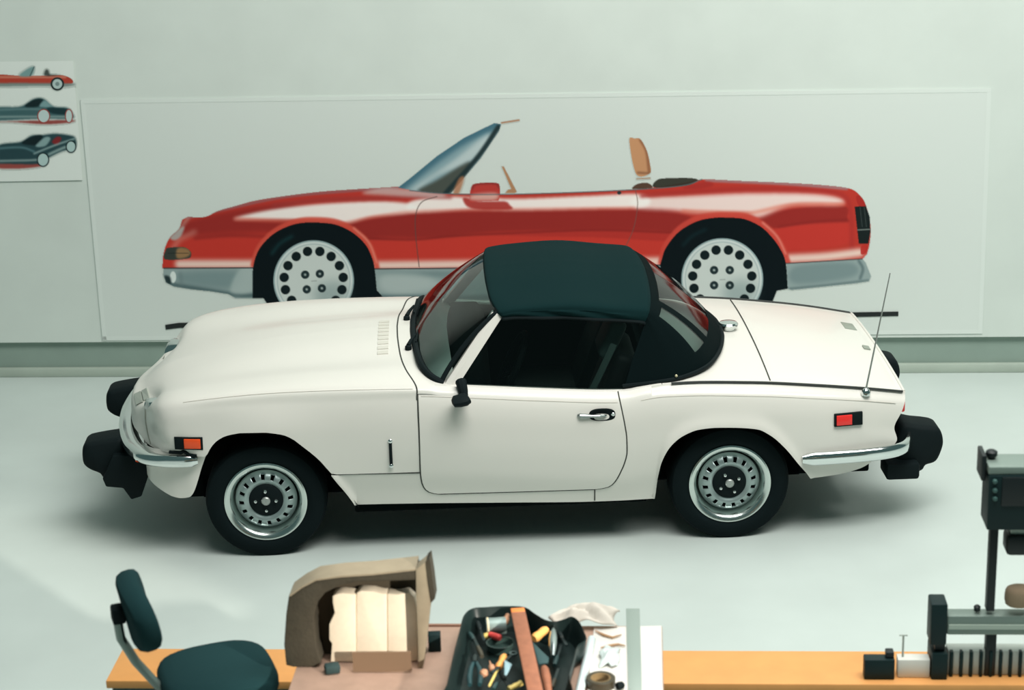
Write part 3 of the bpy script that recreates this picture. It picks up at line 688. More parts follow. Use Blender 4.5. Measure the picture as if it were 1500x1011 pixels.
# --- doors
def door(s):
    L = pchip([(0.283, 0.80), (0.287, 0.768), (0.296, 0.738), (0.312, 0.720), (0.345, 0.708), (0.40, 0.704), (0.577, 0.706), (0.76, 0.706)])
    R = pchip([(0.283, 1.47), (0.287, 1.51), (0.297, 1.553), (0.33, 1.583), (0.378, 1.606), (0.42, 1.622), (0.475, 1.633), (0.54, 1.632), (0.606, 1.624), (0.67, 1.613), (0.746, 1.600), (0.80, 1.595)])
    vs = np.concatenate([[0, .004, .012, .026, .05, .08], np.linspace(.12, .88, 18), [.92, .95, .975, 1.0]])
    g = []
    for v in vs:
        zn = 0.284 + v * 0.46
        us = np.concatenate([[0, .004], np.linspace(.02, .98, 40), [.996, 1]])
        row = []
        for u in us:
            x = float(lerp(L(zn), R(zn), u)); z = 0.284 + (float(ZT(x)) - 0.284) * v
            edge_ = min(u, 1 - u) < 0.003 or v < 0.003
            row.append((x, s * (float(yside(x, z)) + (-0.002 if edge_ else 0.0035)), z))
        g.append(row)
    g = np.array(g)
    d = MB().grid(g).obj('door', M_white, car)
    pth = [tuple(p) for p in g[::-1, 0]] + [tuple(p) for p in g[0, 1:]] + [tuple(p) for p in g[1:, -1]]
    pth = [(p[0], p[1] + s * 0.0020, p[2]) for p in pth]
    MB().tube(pth, 0.0036, n=6).obj('door_gap', M_gap, car)
    xs = np.linspace(0.72, 1.595, 40)
    MB().tube([(x, s * (float(yside(x, ZT(x) - 0.038)) + 0.0036), float(ZT(x)) - 0.038) for x in xs], 0.0018, n=6).obj('swage_line', MATS['swage_shadow'], d)
    # handle: recessed black cup with a chrome pull
    hx, hz = 1.524, 0.648
    hy = s * (float(yside(hx, hz)) + 0.004)
    cup = MB(); pr = []
    for r_, dz in ((1.0, -0.002), (1.0, 0.003), (0.9, 0.005), (0.80, 0.004), (0.45, -0.001), (0.01, -0.002)):
        pr.append([(hx + 0.059 * r_ * np.sign(math.cos(a)) * abs(math.cos(a)) ** .75, hy + s * dz, hz + 0.030 * r_ * np.sign(math.sin(a)) * abs(math.sin(a)) ** .75) for a in np.linspace(0, 2 * math.pi, 28, endpoint=False)])
    cup.grid(pr, closed_v=True); h = cup.obj('door_handle', M_rubber, d)
    pl = MB(); pl.tube([(1.415, hy + s * .002, hz + .002), (1.425, hy + s * .008, hz + .002), (1.45, hy + s * .010, hz + .001), (1.475, hy + s * .012, hz), (1.51, hy + s * .012, hz - .001), (1.535, hy + s * .010, hz - .001), (1.545, hy + s * .006, hz)], [.007, .012, .011, .007, .009, .006, .002], n=10)
    pl.obj('handle_pull', mat('pull_chrome', lin=(.36, .40, .39), rough=.25, metal=1.0), h)
    lk = MB(); lk.lathe([(.009, -.003), (.009, .006), (.007, .008)], 16, Matrix.Translation((1.572, hy, hz + .002)) @ Matrix.Rotation(s * -math.pi / 2, 4, 'X')); lk.obj('door_lock', M_chrome, h)
    return d
doors = [door(-1), door(1)]
for s in (-1, 1): MB().tube([(1.488, s * (float(yside(1.488, z)) + .001), z) for z in (.224, .25, .281)], .0028, n=6).obj('sill_joint', M_gap, car)
# front-wing trim bar, boot details
for s in (-1, 1):
    y = s * (float(yside(.576, .5)) + 0.004)
    vb = MB(); vb.box((.569, min(y, y + s * .006), .452), (.583, max(y, y + s * .006), .558)); o = vb.obj('wing_trim_bar', M_rubber, car, bevel=.003)
    for z in (.563, .446):
        e = MB(); e.lathe([(.010, -.004), (.010, .004), (.006, .008), (.001, .009)], 14, Matrix.Translation((.576, y, z)) @ Matrix.Rotation(s * -math.pi / 2, 4, 'X')); e.obj('trim_bar_cap', M_chrome, o)

def deck_patch(name, x0, x1, yfrac, off, m, nx=30, ny=24):
    g = []
    for i in range(nx + 1):
        row = []
        for j in range(ny + 1):
            x = lerp(x0, x1, i / nx); y = lerp(-1, 1, j / ny) * yfrac * float(YS(x))
            e = i in (0, nx) or j in (0, ny)
            row.append((float(tail_x(x, .8)) if x > XT else x, y, zdeck(x, y) + (-0.004 if e else off)))
        g.append(row)
    return MB().grid(g).obj(name, m, car), g
lid, lg = deck_patch('boot_lid', 2.292, 2.895, 0.962, 0.003, M_white)
gp = [lg[i][0] for i in range(len(lg) - 1, -1, -1)] + lg[0][1:] + [r[-1] for r in lg[1:]]
front = [(p[0], p[1], p[2] + 0.006) for p in lg[0]]
MB().tube(front, 0.0030, n=6).obj('boot_lid_gap', M_gap, car)
# dark rear lip of the lid
MB().tube([(float(tail_x(2.908, .8)), y, zdeck(2.908, y) + 0.001) for y in np.linspace(-0.60, 0.60, 20)], 0.007, n=8).obj('boot_lip', M_white, car)
M_bb = mat('boot_badge_grey', (140, 148, 136), 0.5)
def deckplate(name, x0, x1, y0, y1, h=0.006):
    mb = MB(); vs = [(x, y, zdeck(x, y) + dz) for dz in (0.0, h) for x, y in ((x0, y0), (x1, y0), (x1, y1), (x0, y1))]
    mb.add(vs, [(0, 3, 2, 1), (4, 5, 6, 7), (0, 1, 5, 4), (1, 2, 6, 5), (2, 3, 7, 6), (3, 0, 4, 7)]); return mb.obj(name, m=None, parent=None) if False else mb.obj(name, M_bb, lid, bevel=.002)
deckplate('boot_badge', 2.80, 2.86, 0.22, 0.34)
deckplate('boot_lock', 2.828, 2.86, -0.10, -0.05, .010)
# fuel filler
fz = zdeck(2.19, 0)
fc = MB(); fc.lathe([(.030, -.01), (.030, .012), (.046, .016), (.048, .030), (.042, .038), (.020, .043), (.002, .044)], 32, Matrix.Translation((2.195, .03, fz))); fc.obj('fuel_filler_cap', M_chrome, car)

# --- front valance, grille, headlamps
vp = [(-.243, .707), (-.270, .708), (-.318, .708), (-.36, .700), (-.42, .686), (-.49, .655), (-.530, .60), (-.548, .52), (-.558, .42)]
vz = [.528, .462, .335, .308, .314, .352, .375, .38, .38]
vpx = catmull([(a, b, c) for (a, b), c in zip(vp, vz)], 6)
vg = []
for x, y, zb in vpx:
    vg.append([(x + (0.03 if k == 0 and x < -.5 else 0), y - 0.012 * (1 - k / 7) - (0.02 if k == 0 else 0), lerp(zb, 0.542, max(0, k - 1) / 6)) for k in range(8)])
vg = np.array(vg)
for s in (-1, 1):
    g = vg.copy(); g[..., 1] *= s; MB().grid(g).obj('front_valance', M_white, car)
gr = MB(); gr.box((-.545, -.44, .36), (-.50, .44, .50)); gr.obj('radiator_grille', M_black, car)
sl = MB()
for k in range(6): sl.box((-.556, -.42, .375 + k * .02), (-.54, .42, .381 + k * .02))
sl.obj('grille_slats', MATS['dark_bead'], car)
for s in (-1, 1):
    T = Matrix.Translation((-.522, s * .450, .614)) @ Matrix.Rotation(-s * math.radians(20), 4, 'Z') @ Matrix.Rotation(-math.pi / 2, 4, 'Y')
    rim = MB(); rim.lathe([(.086, -.05), (.088, -.004), (.084, .006), (.077, .009), (.073, .004)], 40, T, caps=False); h = rim.obj('headlamp', M_chrome, car)
    le = MB(); le.lathe([(.075, .003), (.066, .009), (.05, .014), (.025, .017), (.001, .018)], 32, T, caps=False); le.obj('headlamp_lens', mat('lamp_lens', lin=(.72, .72, .69), rough=.2, spec=.5), h)

# --- marker lamps
def marker(x0, x1, z0, z1, split, m, s, tilt=0.0):
    xc = (x0 + x1) / 2; zc = (z0 + z1) / 2
    def f(a, z, d): return (a, s * (float(yside(a, z)) + d), z)
    def slab(xa, xb, za, zb, d0, d1, name, mm, par):
        mb = MB(); n = 5; top = []; 
        for k in range(n):
            a = lerp(xa, xb, k / (n - 1)); top.append([f(a, za, d0), f(a, za, d1), f(a, zb, d1), f(a, zb, d0)])
        mb.grid(top, closed_v=True); o = len(mb.v) - 4 * n
        mb.f.append((o, o + 1, o + 2, o + 3)); mb.f.append((o + 4 * n - 1, o + 4 * n - 2, o + 4 * n - 3, o + 4 * n - 4))
        return mb.obj(name, mm, par, bevel=.002)
    b = slab(x0, x1, z0, z1, -.004, .010, 'side_marker_lamp', M_rubber, car)
    a0, a1 = split
    slab(a0, a1, z0 + .007, z1 - .007, .006, .016, 'marker_lens', m, b)
    return b
for s in (-1, 1):
    marker(-.382, -.254, .556, .614, (-.338, -.264), M_amber, s)
    marker(2.570, 2.702, .543, .602, (2.580, 2.652), M_red, s)

# --- wheels
M_ring = mat('trim_ring_chrome', lin=(0.62, 0.68, 0.65), rough=0.22, metal=1.0)
M_capg = mat('cap_grey', lin=(0.35, 0.38, 0.36), rough=0.4, metal=0.5)
def wheel(x, s, rot):
    """rim is the part; tyre, ring, centre, nuts are sub-parts. local z is the outward axle"""
    T = Matrix.Translation((x, s * 0.645, 0.268)) @ Matrix.Rotation(-s * math.pi / 2, 4, 'X')
    if s < 0: T = Matrix.Translation((x, -0.645, 0.268)) @ Matrix.Rotation(math.pi / 2, 4, 'X')
    T = T @ Matrix.Rotation(rot, 4, 'Z')
    # disc with 16 slots: polar grid with holes left out
    rim = MB(); NA = 128
    prof = [(.050, .000), (.070, .001), (.084, .010), (.094, .016), (.100, .0165), (.112, .013), (.126, .004), (.132, -.006), (.140, -.012)]
    for i in range(len(prof) - 1):
        for a in range(NA):
            ph = (a % 8)
            if 4 <= i <= 5 and ph in (0, 1, 2): continue
            r0, h0 = prof[i]; r1, h1 = prof[i + 1]; a0, a1 = 2 * math.pi * a / NA, 2 * math.pi * (a + 1) / NA
            rim.add([T @ Vector((r0 * math.cos(a0), r0 * math.sin(a0), h0)), T @ Vector((r1 * math.cos(a0), r1 * math.sin(a0), h1)), T @ Vector((r1 * math.cos(a1), r1 * math.sin(a1), h1)), T @ Vector((r0 * math.cos(a1), r0 * math.sin(a1), h0))], [(0, 1, 2, 3)])
    wo = rim.obj('wheel', M_steel, car, doubles=0.0003, thick=0.006)
    bk = MB(); bk.lathe([(.001, -.06), (.165, -.06), (.165, -.05), (.001, -.05)], 40, T); bk.obj('brake_drum', M_black, wo)
    ring = MB(); ring.lathe([(.136, -.022), (.143, -.016), (.148, -.010), (.152, .004), (.158, .020), (.168, .030), (.180, .033), (.187, .030), (.190, .020)], 72, T, caps=False); ring.obj('trim_ring', M_ring, wo)
    tyr = MB(); tyr.lathe([(.180, -.135), (.20, -.152), (.235, -.160), (.262, -.152), (.272, -.138), (.2745, -.11), (.2755, -.06), (.2745, -.012), (.270, .010), (.262, .024), (.240, .034), (.215, .036), (.198, .032), (.187, .022), (.183, .0), (.18, -.05)], 80, T, caps=False)
    # the road flattens the tyre
    tyr.v = [(p[0], p[1], max(p[2], 0.001)) for p in tyr.v]
    tyr.obj('tyre', M_tyre, wo)
    hub = MB(); hub.lathe([(.079, .002), (.077, .008), (.068, .014), (.045, .018), (.022, .019), (.001, .019)], 40, T, caps=False); hub.obj('wheel_centre', M_rubber, wo)
    cap = MB(); cap.lathe([(.020, .016), (.020, .026), (.016, .030), (.001, .031)], 24, T, caps=False); cap.obj('centre_cap', M_capg, wo)
    for k in range(4):
        a = math.pi / 2 * k
        N = MB(); N.lathe([(.0105, .012), (.010, .026), (.006, .031), (.001, .032)], 6, T @ Matrix.Translation((.046 * math.cos(a), .046 * math.sin(a), 0)), caps=False); N.obj('lug_nut', M_chrome, wo)
    return wo
for s in (-1, 1):
    wheel(0.0, s, math.radians(0)); wheel(WB, s, math.radians(28))
# dark wheel housings and floor of the car
for xc, (a0, a1) in ((0.03, (-.31, .42)), (2.1, (1.75, 2.47))):
    for s in (-1, 1):
        xs = np.linspace(a0, a1, 40); top = [max(0.20, float(arch(x)) - 0.004) for x in xs]; top = [min(t + .03, .63) for t in top]
        ub = MB(); ring_ = [[(x, s * .42, t), (x, s * .700, t)] for x, t in zip(xs, top)]
        ub.grid(ring_); ub.grid([[(x, s * .42, .20), (x, s * .42, t)] for x, t in zip(xs, top)]); ub.obj('wheel_housing', M_under, car, doubles=.0005)
fp = MB(); fp.box((-.42, -.42, .20), (2.80, .42, .32)); fp.obj('underbody', M_under, car, bevel=.01)
fp = MB(); fp.box((.40, -.66, .19), (1.73, .66, .32)); fp.obj('floor_pan', M_under, car, bevel=.01)
fp = MB(); fp.box((2.48, -.60, .33), (2.80, .60, .42)); fp.obj('boot_floor', M_under, car, bevel=.01)

# --- bumpers
def bumper(path, name, m, hh, th, deep=0.0):
    P = catmull(path, 8); mb = MB(); rings = []
    for i, p in enumerate(P):
        t = P[min(i + 1, len(P) - 1)] - P[max(i - 1, 0)]; t[2] = 0; t /= np.linalg.norm(t) + 1e-9; nrm = np.array([t[1], -t[0], 0])
        e = min(1.0, 0.6 + 0.4 * min(i, len(P) - 1 - i) / 3.0)
        ring_ = []
        for a in np.linspace(0, 2 * math.pi, 14, endpoint=False):
            ca, sa = math.cos(a), math.sin(a)
            ring_.append(tuple(p + nrm * (th + deep * min(1.0, max(0.0, (-.42 - p[0]) / .12)) if deep else th) * np.sign(ca) * abs(ca) ** .8 * e + np.array([0, 0, hh * np.sign(sa) * abs(sa) ** .8 * e])))
        rings.append(ring_)
    mb.grid(rings, closed_v=True); o = len(mb.v) - 14 * len(P)
    mb.f.append(tuple(o + i for i in range(14))); mb.f.append(tuple(o + 14 * (len(P) - 1) + i for i in range(13, -1, -1)))
    return mb.obj(name, m, car)
bumper([(-0.285, -0.722, 0.498), (-0.36, -0.728, 0.499), (-0.44, -0.716, 0.5), (-0.51, -0.672, 0.5), (-0.556, -0.6, 0.501), (-0.598, -0.515, 0.502), (-0.635, -0.38, 0.503), (-0.664, -0.2, 0.504), (-0.675, 0, 0.504), (-0.664, 0.2, 0.504), (-0.635, 0.38, 0.503), (-0.598, 0.515, 0.502), (-0.556, 0.6, 0.501), (-0.51, 0.672, 0.5), (-0.44, 0.716, 0.5), (-0.36, 0.728, 0.499), (-0.285, 0.722, 0.498)], 'front_bumper', M_chrome, .029, .018, .026)
for s in (-1, 1):
    bumper([(2.425, s * .742, .400), (2.55, s * .740, .402), (2.70, s * .728, .404), (2.83, s * .700, .405), (2.91, s * .645, .404), (2.955, s * .54, .406), (2.97, s * .42, .406), (2.975, s * .25, .406)], 'rear_bumper', M_chrome, .031, .018)
def overrider(s, y0, prof, name):
    mb = MB(); n = len(prof)
    c = np.mean(prof, 0)
    def ringy(y, k): return [(c[0] + (a - c[0]) * k, y, c[1] + (b - c[1]) * k) for a, b in prof]
    rings = [ringy(y0 - s * .085, .82), ringy(y0 - s * .075, .95), ringy(y0 - s * .05, 1), ringy(y0 + s * .05, 1), ringy(y0 + s * .075, .95), ringy(y0 + s * .085, .82)]
    mb.grid(rings, closed_v=True); o = len(mb.v) - 6 * n
    mb.f.append(tuple(o + i for i in range(n))); mb.f.append(tuple(o + 5 * n + i for i in range(n - 1, -1, -1)))
    return mb.obj(name, M_rubber, car, angle=50)
pf = catmull([(-.848, .40), (-.848, .455), (-.835, .486), (-.80, .498), (-.70, .512), (-.655, .51), (-.645, .43), (-.655, .315), (-.70, .305), (-.755, .318), (-.775, .345), (-.82, .368)], 4, closed=True)
prr = catmull([(3.118, .375), (3.118, .42), (3.098, .462), (3.06, .476), (2.99, .486), (2.925, .494), (2.905, .43), (2.91, .27), (2.96, .245), (3.02, .258), (3.04, .285), (3.09, .305)], 4, closed=True)
for s in (-1, 1):
    overrider(s, s * .37, pf, 'front_overrider'); overrider(s, s * .455, prr + np.array([0, -.022 if s < 0 else .008]), 'rear_overrider')
    k = MB(); k.prism([(-.755, .34), (-.742, .300), (-.665, .290), (-.632, .232), (-.585, .246), (-.548, .340), (-.545, .45), (-.70, .45)], s * .36, s * .50, lambda a, b, d: (a, d, b)); k.obj('bumper_bracket', M_rubber, car, bevel=.006)
    k = MB(); k.box((2.845, s * .50 - .09, .218), (3.00, s * .50 + .06, .30)); k.obj('bumper_bracket', M_rubber, car, bevel=.015)
    T = Matrix.Translation((-.585, s * .50, .440)); k = MB(); k.lathe([(.022, -.012), (.024, .0), (.020, .010), (.004, .014)], 20, T @ Matrix.Rotation(-math.pi / 2, 4, 'Y')); k.obj('turn_signal_lamp', M_amber, car)
# tail lamps and plate
for s in (-1, 1):
    k = MB(); k.box((2.865, s * .46 - .11, .545), (2.925, s * .46 + .11, .615)); k.obj('tail_lamp', M_red, car, bevel=.008)
k = MB(); k.box((2.90, -.16, .50), (2.93, .16, .60)); k.obj('number_plate_plinth', M_rubber, car, bevel=.004)

# --- windscreen
WB_PTS = [(.845, -.640, .782), (.800, -.630, .800), (.755, -.592, .822), (.722, -.50, .845), (.700, -.30, .856), (.688, -.12, .862), (.686, 0, .864)]
WB_PTS = WB_PTS + [(x, -y, z) for x, y, z in WB_PTS[-2::-1]]
WT_PTS = [(1.080, -.530, 1.072), (1.072, -.525, 1.084), (1.064, -.505, 1.092), (1.052, -.42, 1.100), (1.042, -.26, 1.112), (1.037, -.10, 1.118), (1.036, 0, 1.119)]
WT_PTS = WT_PTS + [(x, -y, z) for x, y, z in WT_PTS[-2::-1]]
wb_, wt_ = catmull(WB_PTS, 8), catmull(WT_PTS, 8)
gl = []
for k in np.linspace(0, 1, 14): gl.append(wb_ * (1 - k) + wt_ * k + np.array([-.018, 0, .012]) * 4 * k * (1 - k))
gl = np.array(gl)
frame = MB(); frame.tube([tuple(p) for p in wb_[4:-4]], .0165, n=10); frame.tube([tuple(p + np.array([.0, 0, 0])) for p in gl[:, 6]], .011, n=8); frame.tube([tuple(p) for p in gl[:, -7]], .011, n=8)
wfr = frame.obj('windscreen_seal', M_rubber, car)
MB().grid(gl[:, 5:-5]).obj('windscreen_glass', M_glass, car)
for s in (-1, 1):
    pil = MB(); sec = []
    for k in np.linspace(0, 1, 12):
        b0, b1 = np.array([.822, s * .652, .782]), np.array([.880, s * .662, .776]); t0, t1 = np.array([1.052, s * .526, 1.082]), np.array([1.100, s * .536, 1.066])
        a = b0 * (1 - k) + t0 * k; b = b1 * (1 - k) + t1 * k; nin = np.array([0, -s * .03, 0])
        mid = (a + b) / 2 + np.array([-.004, s * .008, .004])
        sec.append([tuple(a), tuple(mid), tuple(b), tuple(b + nin), tuple(a + nin)])
    pil.grid(sec, closed_v=True); pil.obj('windscreen_pillar', M_white, car)
hd = MB(); hd.tube([tuple(p + np.array([.012, 0, -.012])) for p in wt_[8:-8]], .018, n=8); hd.obj('windscreen_header', M_black, car)
# wipers
for y0, bx in ((-.30, .655), (.10, .645)):
    z0 = surf_z(bx, y0) + .004
    a = MB(); a.lathe([(.016, -.004), (.015, .012), (.008, .018)], 14, Matrix.Translation((bx + .01, y0, z0)))
    a.tube([(bx + .01, y0, z0 + .014), (bx + .022, y0 + .05, z0 + .022), (bx + .045, y0 + .12, z0 + .030)], [.011, .009, .005], n=8)
    wi = a.obj('wiper', M_rubber, car)
    bl = MB(); bl.tube([(bx + .045, y0 + .02, z0 + .024), (bx + .052, y0 + .12, z0 + .030), (bx + .06, y0 + .22, z0 + .032)], .005, n=6); bl.obj('wiper_blade', M_rubber, wi)

# --- soft top
TOP = [  # stations front to rear, rows from the near drip edge to the centre
 [(1.096,.548,1.058),(1.086,.548,1.070),(1.070,.526,1.083),(1.043,.41,1.108),(1.031,.20,1.126),(1.028,0,1.130)],
 [(1.115,.553,1.060),(1.106,.556,1.077),(1.086,.534,1.096),(1.060,.41,1.124),(1.050,.20,1.144),(1.047,0,1.150)],
 [(1.18,.555,1.062),(1.175,.558,1.086),(1.17,.534,1.108),(1.16,.40,1.134),(1.155,.20,1.154),(1.155,0,1.160)],
 [(1.40,.560,1.054),(1.40,.563,1.088),(1.40,.538,1.117),(1.40,.40,1.142),(1.40,.20,1.162),(1.40,0,1.168)],
 [(1.60,.560,1.036),(1.60,.562,1.068),(1.60,.535,1.096),(1.60,.40,1.120),(1.60,.20,1.138),(1.60,0,1.144)],
 [(1.715,.555,1.022),(1.723,.556,1.052),(1.733,.527,1.082),(1.745,.40,1.106),(1.754,.20,1.122),(1.757,0,1.128)],
 [(1.735,.552,1.012),(1.748,.550,1.040),(1.762,.520,1.068),(1.778,.395,1.090),(1.788,.20,1.106),(1.792,0,1.112)],
]
TOP = np.array(TOP); TOP[2:5, 3:, 2] -= .008; Dt = np.array([catmull(r, 8) for r in TOP]); Dt = np.array([catmull(Dt[:, j], 10) for j in range(Dt.shape[1])]).transpose(1, 0, 2)
# a few slack folds above the drip edge
for i in range(Dt.shape[0]):
    for j in range(8):
        x = Dt[i, j, 0]; Dt[i, j, 1] += 0.006 * math.sin(x * 26 + j * .5) * math.sin(math.pi * min(1, max(0, (x - 1.08) / .66)))
full = np.concatenate([mirror_y(Dt), Dt[:, ::-1][:, 1:]], 1)
roof = MB().grid(full).obj('soft_top', M_canvas, car, thick=0.006)
for s in (-1, 1): MB().tube([(p[0], s * (p[1] + .002), p[2] - .004) for p in Dt[:, 0]], .008, n=8).obj('drip_rail', M_rubber, car)
# rear quarters and windows: fan from the roof edge down to the deck
B_PTS = [(1.625, .640, .742), (1.77, .656, .760), (1.895, .635, .773), (2.02, .530, .786), (2.10, .345, .792), (2.142, .150, .797), (2.152, 0, .799)]
T_PTS = [(1.735, .552, 1.012), (1.741, .552, 1.026), (1.748, .550, 1.040), (1.762, .520, 1.068), (1.778, .395, 1.090), (1.788, .20, 1.106), (1.792, 0, 1.112)]
bq, tq = catmull(B_PTS, 16), catmull(T_PTS, 16)
NV = 60
fan = np.array([[bq[i] * (1 - k) + tq[i] * k + np.array([.02, 0, .016]) * 4 * k * (1 - k) * min(1, i / 40) for k in np.linspace(0, 1, NV + 1)] for i in range(len(bq))])
NU = len(bq)
fan = np.concatenate([mirror_y(fan), fan[::-1][1:]], 0); NUF = fan.shape[0]
def in_pane(i, k):
    u = i / 16.0 if i < NU else (NUF - 1 - i) / 16.0; v = (k + .5) / NV
    if 4.0 <= u <= 6.2: 
        if .24 < v < .90: return 2
    if 2.85 <= u <= 3.60 and .24 < v < .86: return 1
    return 0
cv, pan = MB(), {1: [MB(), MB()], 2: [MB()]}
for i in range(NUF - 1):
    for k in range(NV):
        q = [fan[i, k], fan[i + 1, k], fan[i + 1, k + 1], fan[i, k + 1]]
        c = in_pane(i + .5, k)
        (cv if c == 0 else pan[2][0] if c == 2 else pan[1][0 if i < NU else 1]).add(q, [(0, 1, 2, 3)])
q_o = cv.obj('soft_top_rear', mat('shaded_canvas', lin=(.0025, .007, .0075), rough=.85, spec=.05), car, doubles=.0004, thick=0.005)  # darker than the roof canvas: shade of the rear quarter put into the colour
pan[2][0].obj('rear_window', M_plastic, car, doubles=.0004)
for p in pan[1]: p.obj('quarter_window', M_plastic, car, doubles=.0004)
hem = MB(); hem.tube([tuple(p[0] + np.array([0, 0, .004])) for p in fan], .010, n=8); hem.obj('soft_top_hem', M_rubber, car)
for s in (-1, 1): MB().lathe([(.0005, -.004), (.006, -.003), (.007, .002), (.004, .006), (.0005, .007)], 12, Matrix.Translation((1.865, s * .652, .790)) @ Matrix.Rotation(-s * math.pi / 2, 4, 'X')).obj('hood_stud', mat('brass_stud', (214, 206, 170), .3, metal=.6), car)
# side windows
for s in (-1, 1):
    pts_b = [(.885, .650), (1.10, .652), (1.35, .655), (1.625, .650)]
    g = []
    for x, y in catmull([(a, b, 0) for a, b in pts_b], 6)[:, :2]:
        f = (x - .885) / (1.625 - .885); xt = 1.095 + f * (1.735 - 1.095); zt = float(np.interp(xt, Dt[:, 0, 0], Dt[:, 0, 2]))
        g.append([(lerp(x, xt, k), s * lerp(y, .545, k), lerp(float(ZT(x)) - .01, zt, k)) for k in np.linspace(0, 1, 6)])
    MB().grid(g).obj('side_window', M_tint, car)

# --- cockpit
dsh = MB(); dsh.prism([(.80, .62), (.86, .80), (1.00, .80), (1.04, .74), (1.02, .60)], -.60, .60, lambda a, b, d: (a, d, b)); dsh.obj('dashboard', M_black, car, bevel=.015)
for y in (-.33, .33):
    c = MB(); c.box((1.12, y - .21, .32), (1.55, y + .21, .47)); st = c.obj('seat', mat('seat_vinyl_black', lin=(.010, .015, .015), rough=.6), car, bevel=.04, segs=3)
    T = Matrix.Translation((1.50, y, .42)) @ Matrix.Rotation(math.radians(20), 4, 'Y')
    b = MB(); b.box((-.05, -.21, .0), (.06, .21, .46), T); b.obj('seat_backrest', MATS['seat_vinyl_black'], st, bevel=.035, segs=3)
    T2 = Matrix.Translation((1.58, y, .86)) @ Matrix.Rotation(math.radians(24), 4, 'Y')
    h = MB(); h.box((-.035, -.12, -.06), (.04, .12, .14), T2); h.obj('headrest', mat('headrest_vinyl', lin=(.10, .16, .15), rough=.6), st, bevel=.03, segs=3)
    if y < 0:
        be = MB(); be.tube([(1.60, -.50, .90), (1.52, -.56, .76), (1.44, -.57, .60)], .022, n=6, flat=(.25, 1)); be.obj('seat_belt', mat('belt_grey', lin=(.16, .23, .21), rough=.7), st)
T = Matrix.Translation((1.13, -.33, .74)) @ Matrix.Rotation(math.radians(-65), 4, 'Y')
sw = MB(); R_ = [T @ Vector((.185 * math.cos(a), .185 * math.sin(a), 0)) for a in np.linspace(0, 2 * math.pi, 40)]
sw.tube([tuple(p) for p in R_], .013, n=8)
for a in (0, 2.1, 4.2): sw.tube([tuple(T @ Vector((0, 0, -.02))), tuple(T @ Vector((.18 * math.cos(a), .18 * math.sin(a), 0)))], .010, n=6)
sw.obj('steering_wheel', M_black, car)
ck = MB(); ck.box((.84, -.60, .30), (1.80, .60, .33)); ck.box((1.76, -.60, .33), (1.80, .60, .72)); ck.obj('cockpit_floor', M_black, car)
# door mirror
mi = MB(); MZ = Vector((0, 0, .012))
mi.tube([(.900, -.690, .800), (.903, -.705, .790), (.908, -.722, .765), (.912, -.735, .745)], [.026, .024, .022, .018], n=10)
mi.tube([(.858, -.80, .742), (.866, -.80, .745), (.890, -.80, .748), (.912, -.795, .752), (.925, -.79, .756)], [.014, .030, .034, .036, .030], n=14, flat=(.75, 1.5))
mi.tube([(.912, -.735, .745), (.908, -.78, .746)], .016, n=8)
mi.obj('door_mirror', M_rubber, car).location = (0, 0, .014)
# aerial
az = float(ZT(2.72)) - 0.012
ae = MB(); ae.lathe([(.020, -.008), (.021, .006), (.015, .018), (.006, .026)], 20, Matrix.Translation((2.722, -.660, az))); aeo = ae.obj('aerial_base', M_chrome, car)
rod = MB(); rod.tube([(2.722, -.660, az + .02), (2.815, -.655, 1.235)], [.0045, .0025], n=8); rod.obj('aerial_rod', mat('aerial_steel', lin=(.30, .33, .31), rough=.3, metal=.6), car)

# ------------------------------------------------------------------ foreground: low bench, worktable, chair, tools, measuring stand
def T_room(P, extra=0.0): return Matrix.Translation(tuple(P)) @ Matrix.Rotation(ROOM_YAW + extra, 4, 'Z')
def loc2(P, root): return tuple(root.matrix_basis.inverted() @ Vector(P))
def root_at(name, P, label, cat, group=None, extra=0.0):
    return tag(empty(name, tuple(P), ROOM_YAW + extra), label, cat, group)
M_orange = mat('orange_laminate', (226, 160, 92), 0.55, noise=0.05, nscale=9)
M_dteal = mat('dark_teal_panel', (62, 88, 88), 0.7)
ZB = 0.45
P0 = at_z(180, 950, ZB)
bench = root_at('low_bench', (P0[0], P0[1], 0), 'long low orange-topped bench behind the worktable', 'bench')
BD = 0.255
MB().box((0, -BD, ZB - .03), (4.3, 0, ZB)).obj('bench_top', M_orange, bench, bevel=.003)
MB().box((.02, -BD + .006, .06), (4.28, -BD + .024, ZB - .03)).obj('front_panel', M_dteal, bench)
MB().box((.02, -.024, .06), (4.28, -.006, ZB - .03)).obj('back_panel', M_dteal, bench)
for a in (.02, 4.26): MB().box((a, -BD + .024, .06), (a + .02, -.024, ZB - .03)).obj('end_panel', M_dteal, bench)
for a in (.05, 1.4, 2.8, 4.2): MB().box((a, -BD + .03, 0), (a + .05, -.03, .06)).obj('foot', M_rubber, bench)
def yz(v): return float(v[0]), float(v[1]), float(v[2])

ZTB = 0.72
TP = at_z(452, 925, ZTB); TQ = at_z(970, 917, ZTB)
tw = float((TQ - TP) @ RD); TP = TQ - RD * tw
M_ply = mat('pinkish_plywood', (176, 146, 128), 0.65, noise=0.10, nscale=14)
table = root_at('worktable', (TP[0], TP[1], 0), 'pinkish plywood worktable carrying the tool tub and the brown box', 'table')
MB().box((0, -.95, ZTB - .03), (tw, 0, ZTB)).obj('table_top', M_ply, table, bevel=.003)
for a in (.03, tw - .08):
    for b in (-.92, -.08): MB().box((a, b, 0), (a + .05, b + .05, ZTB - .03)).obj('leg', mat('table_leg_wood', (140, 116, 98), 0.7), table)
MB().box((.0, -.012, ZTB), (tw * .62, 0, ZTB + .006)).obj('edge_strip', mat('brown_edge_strip', (150, 112, 92), 0.7), table)

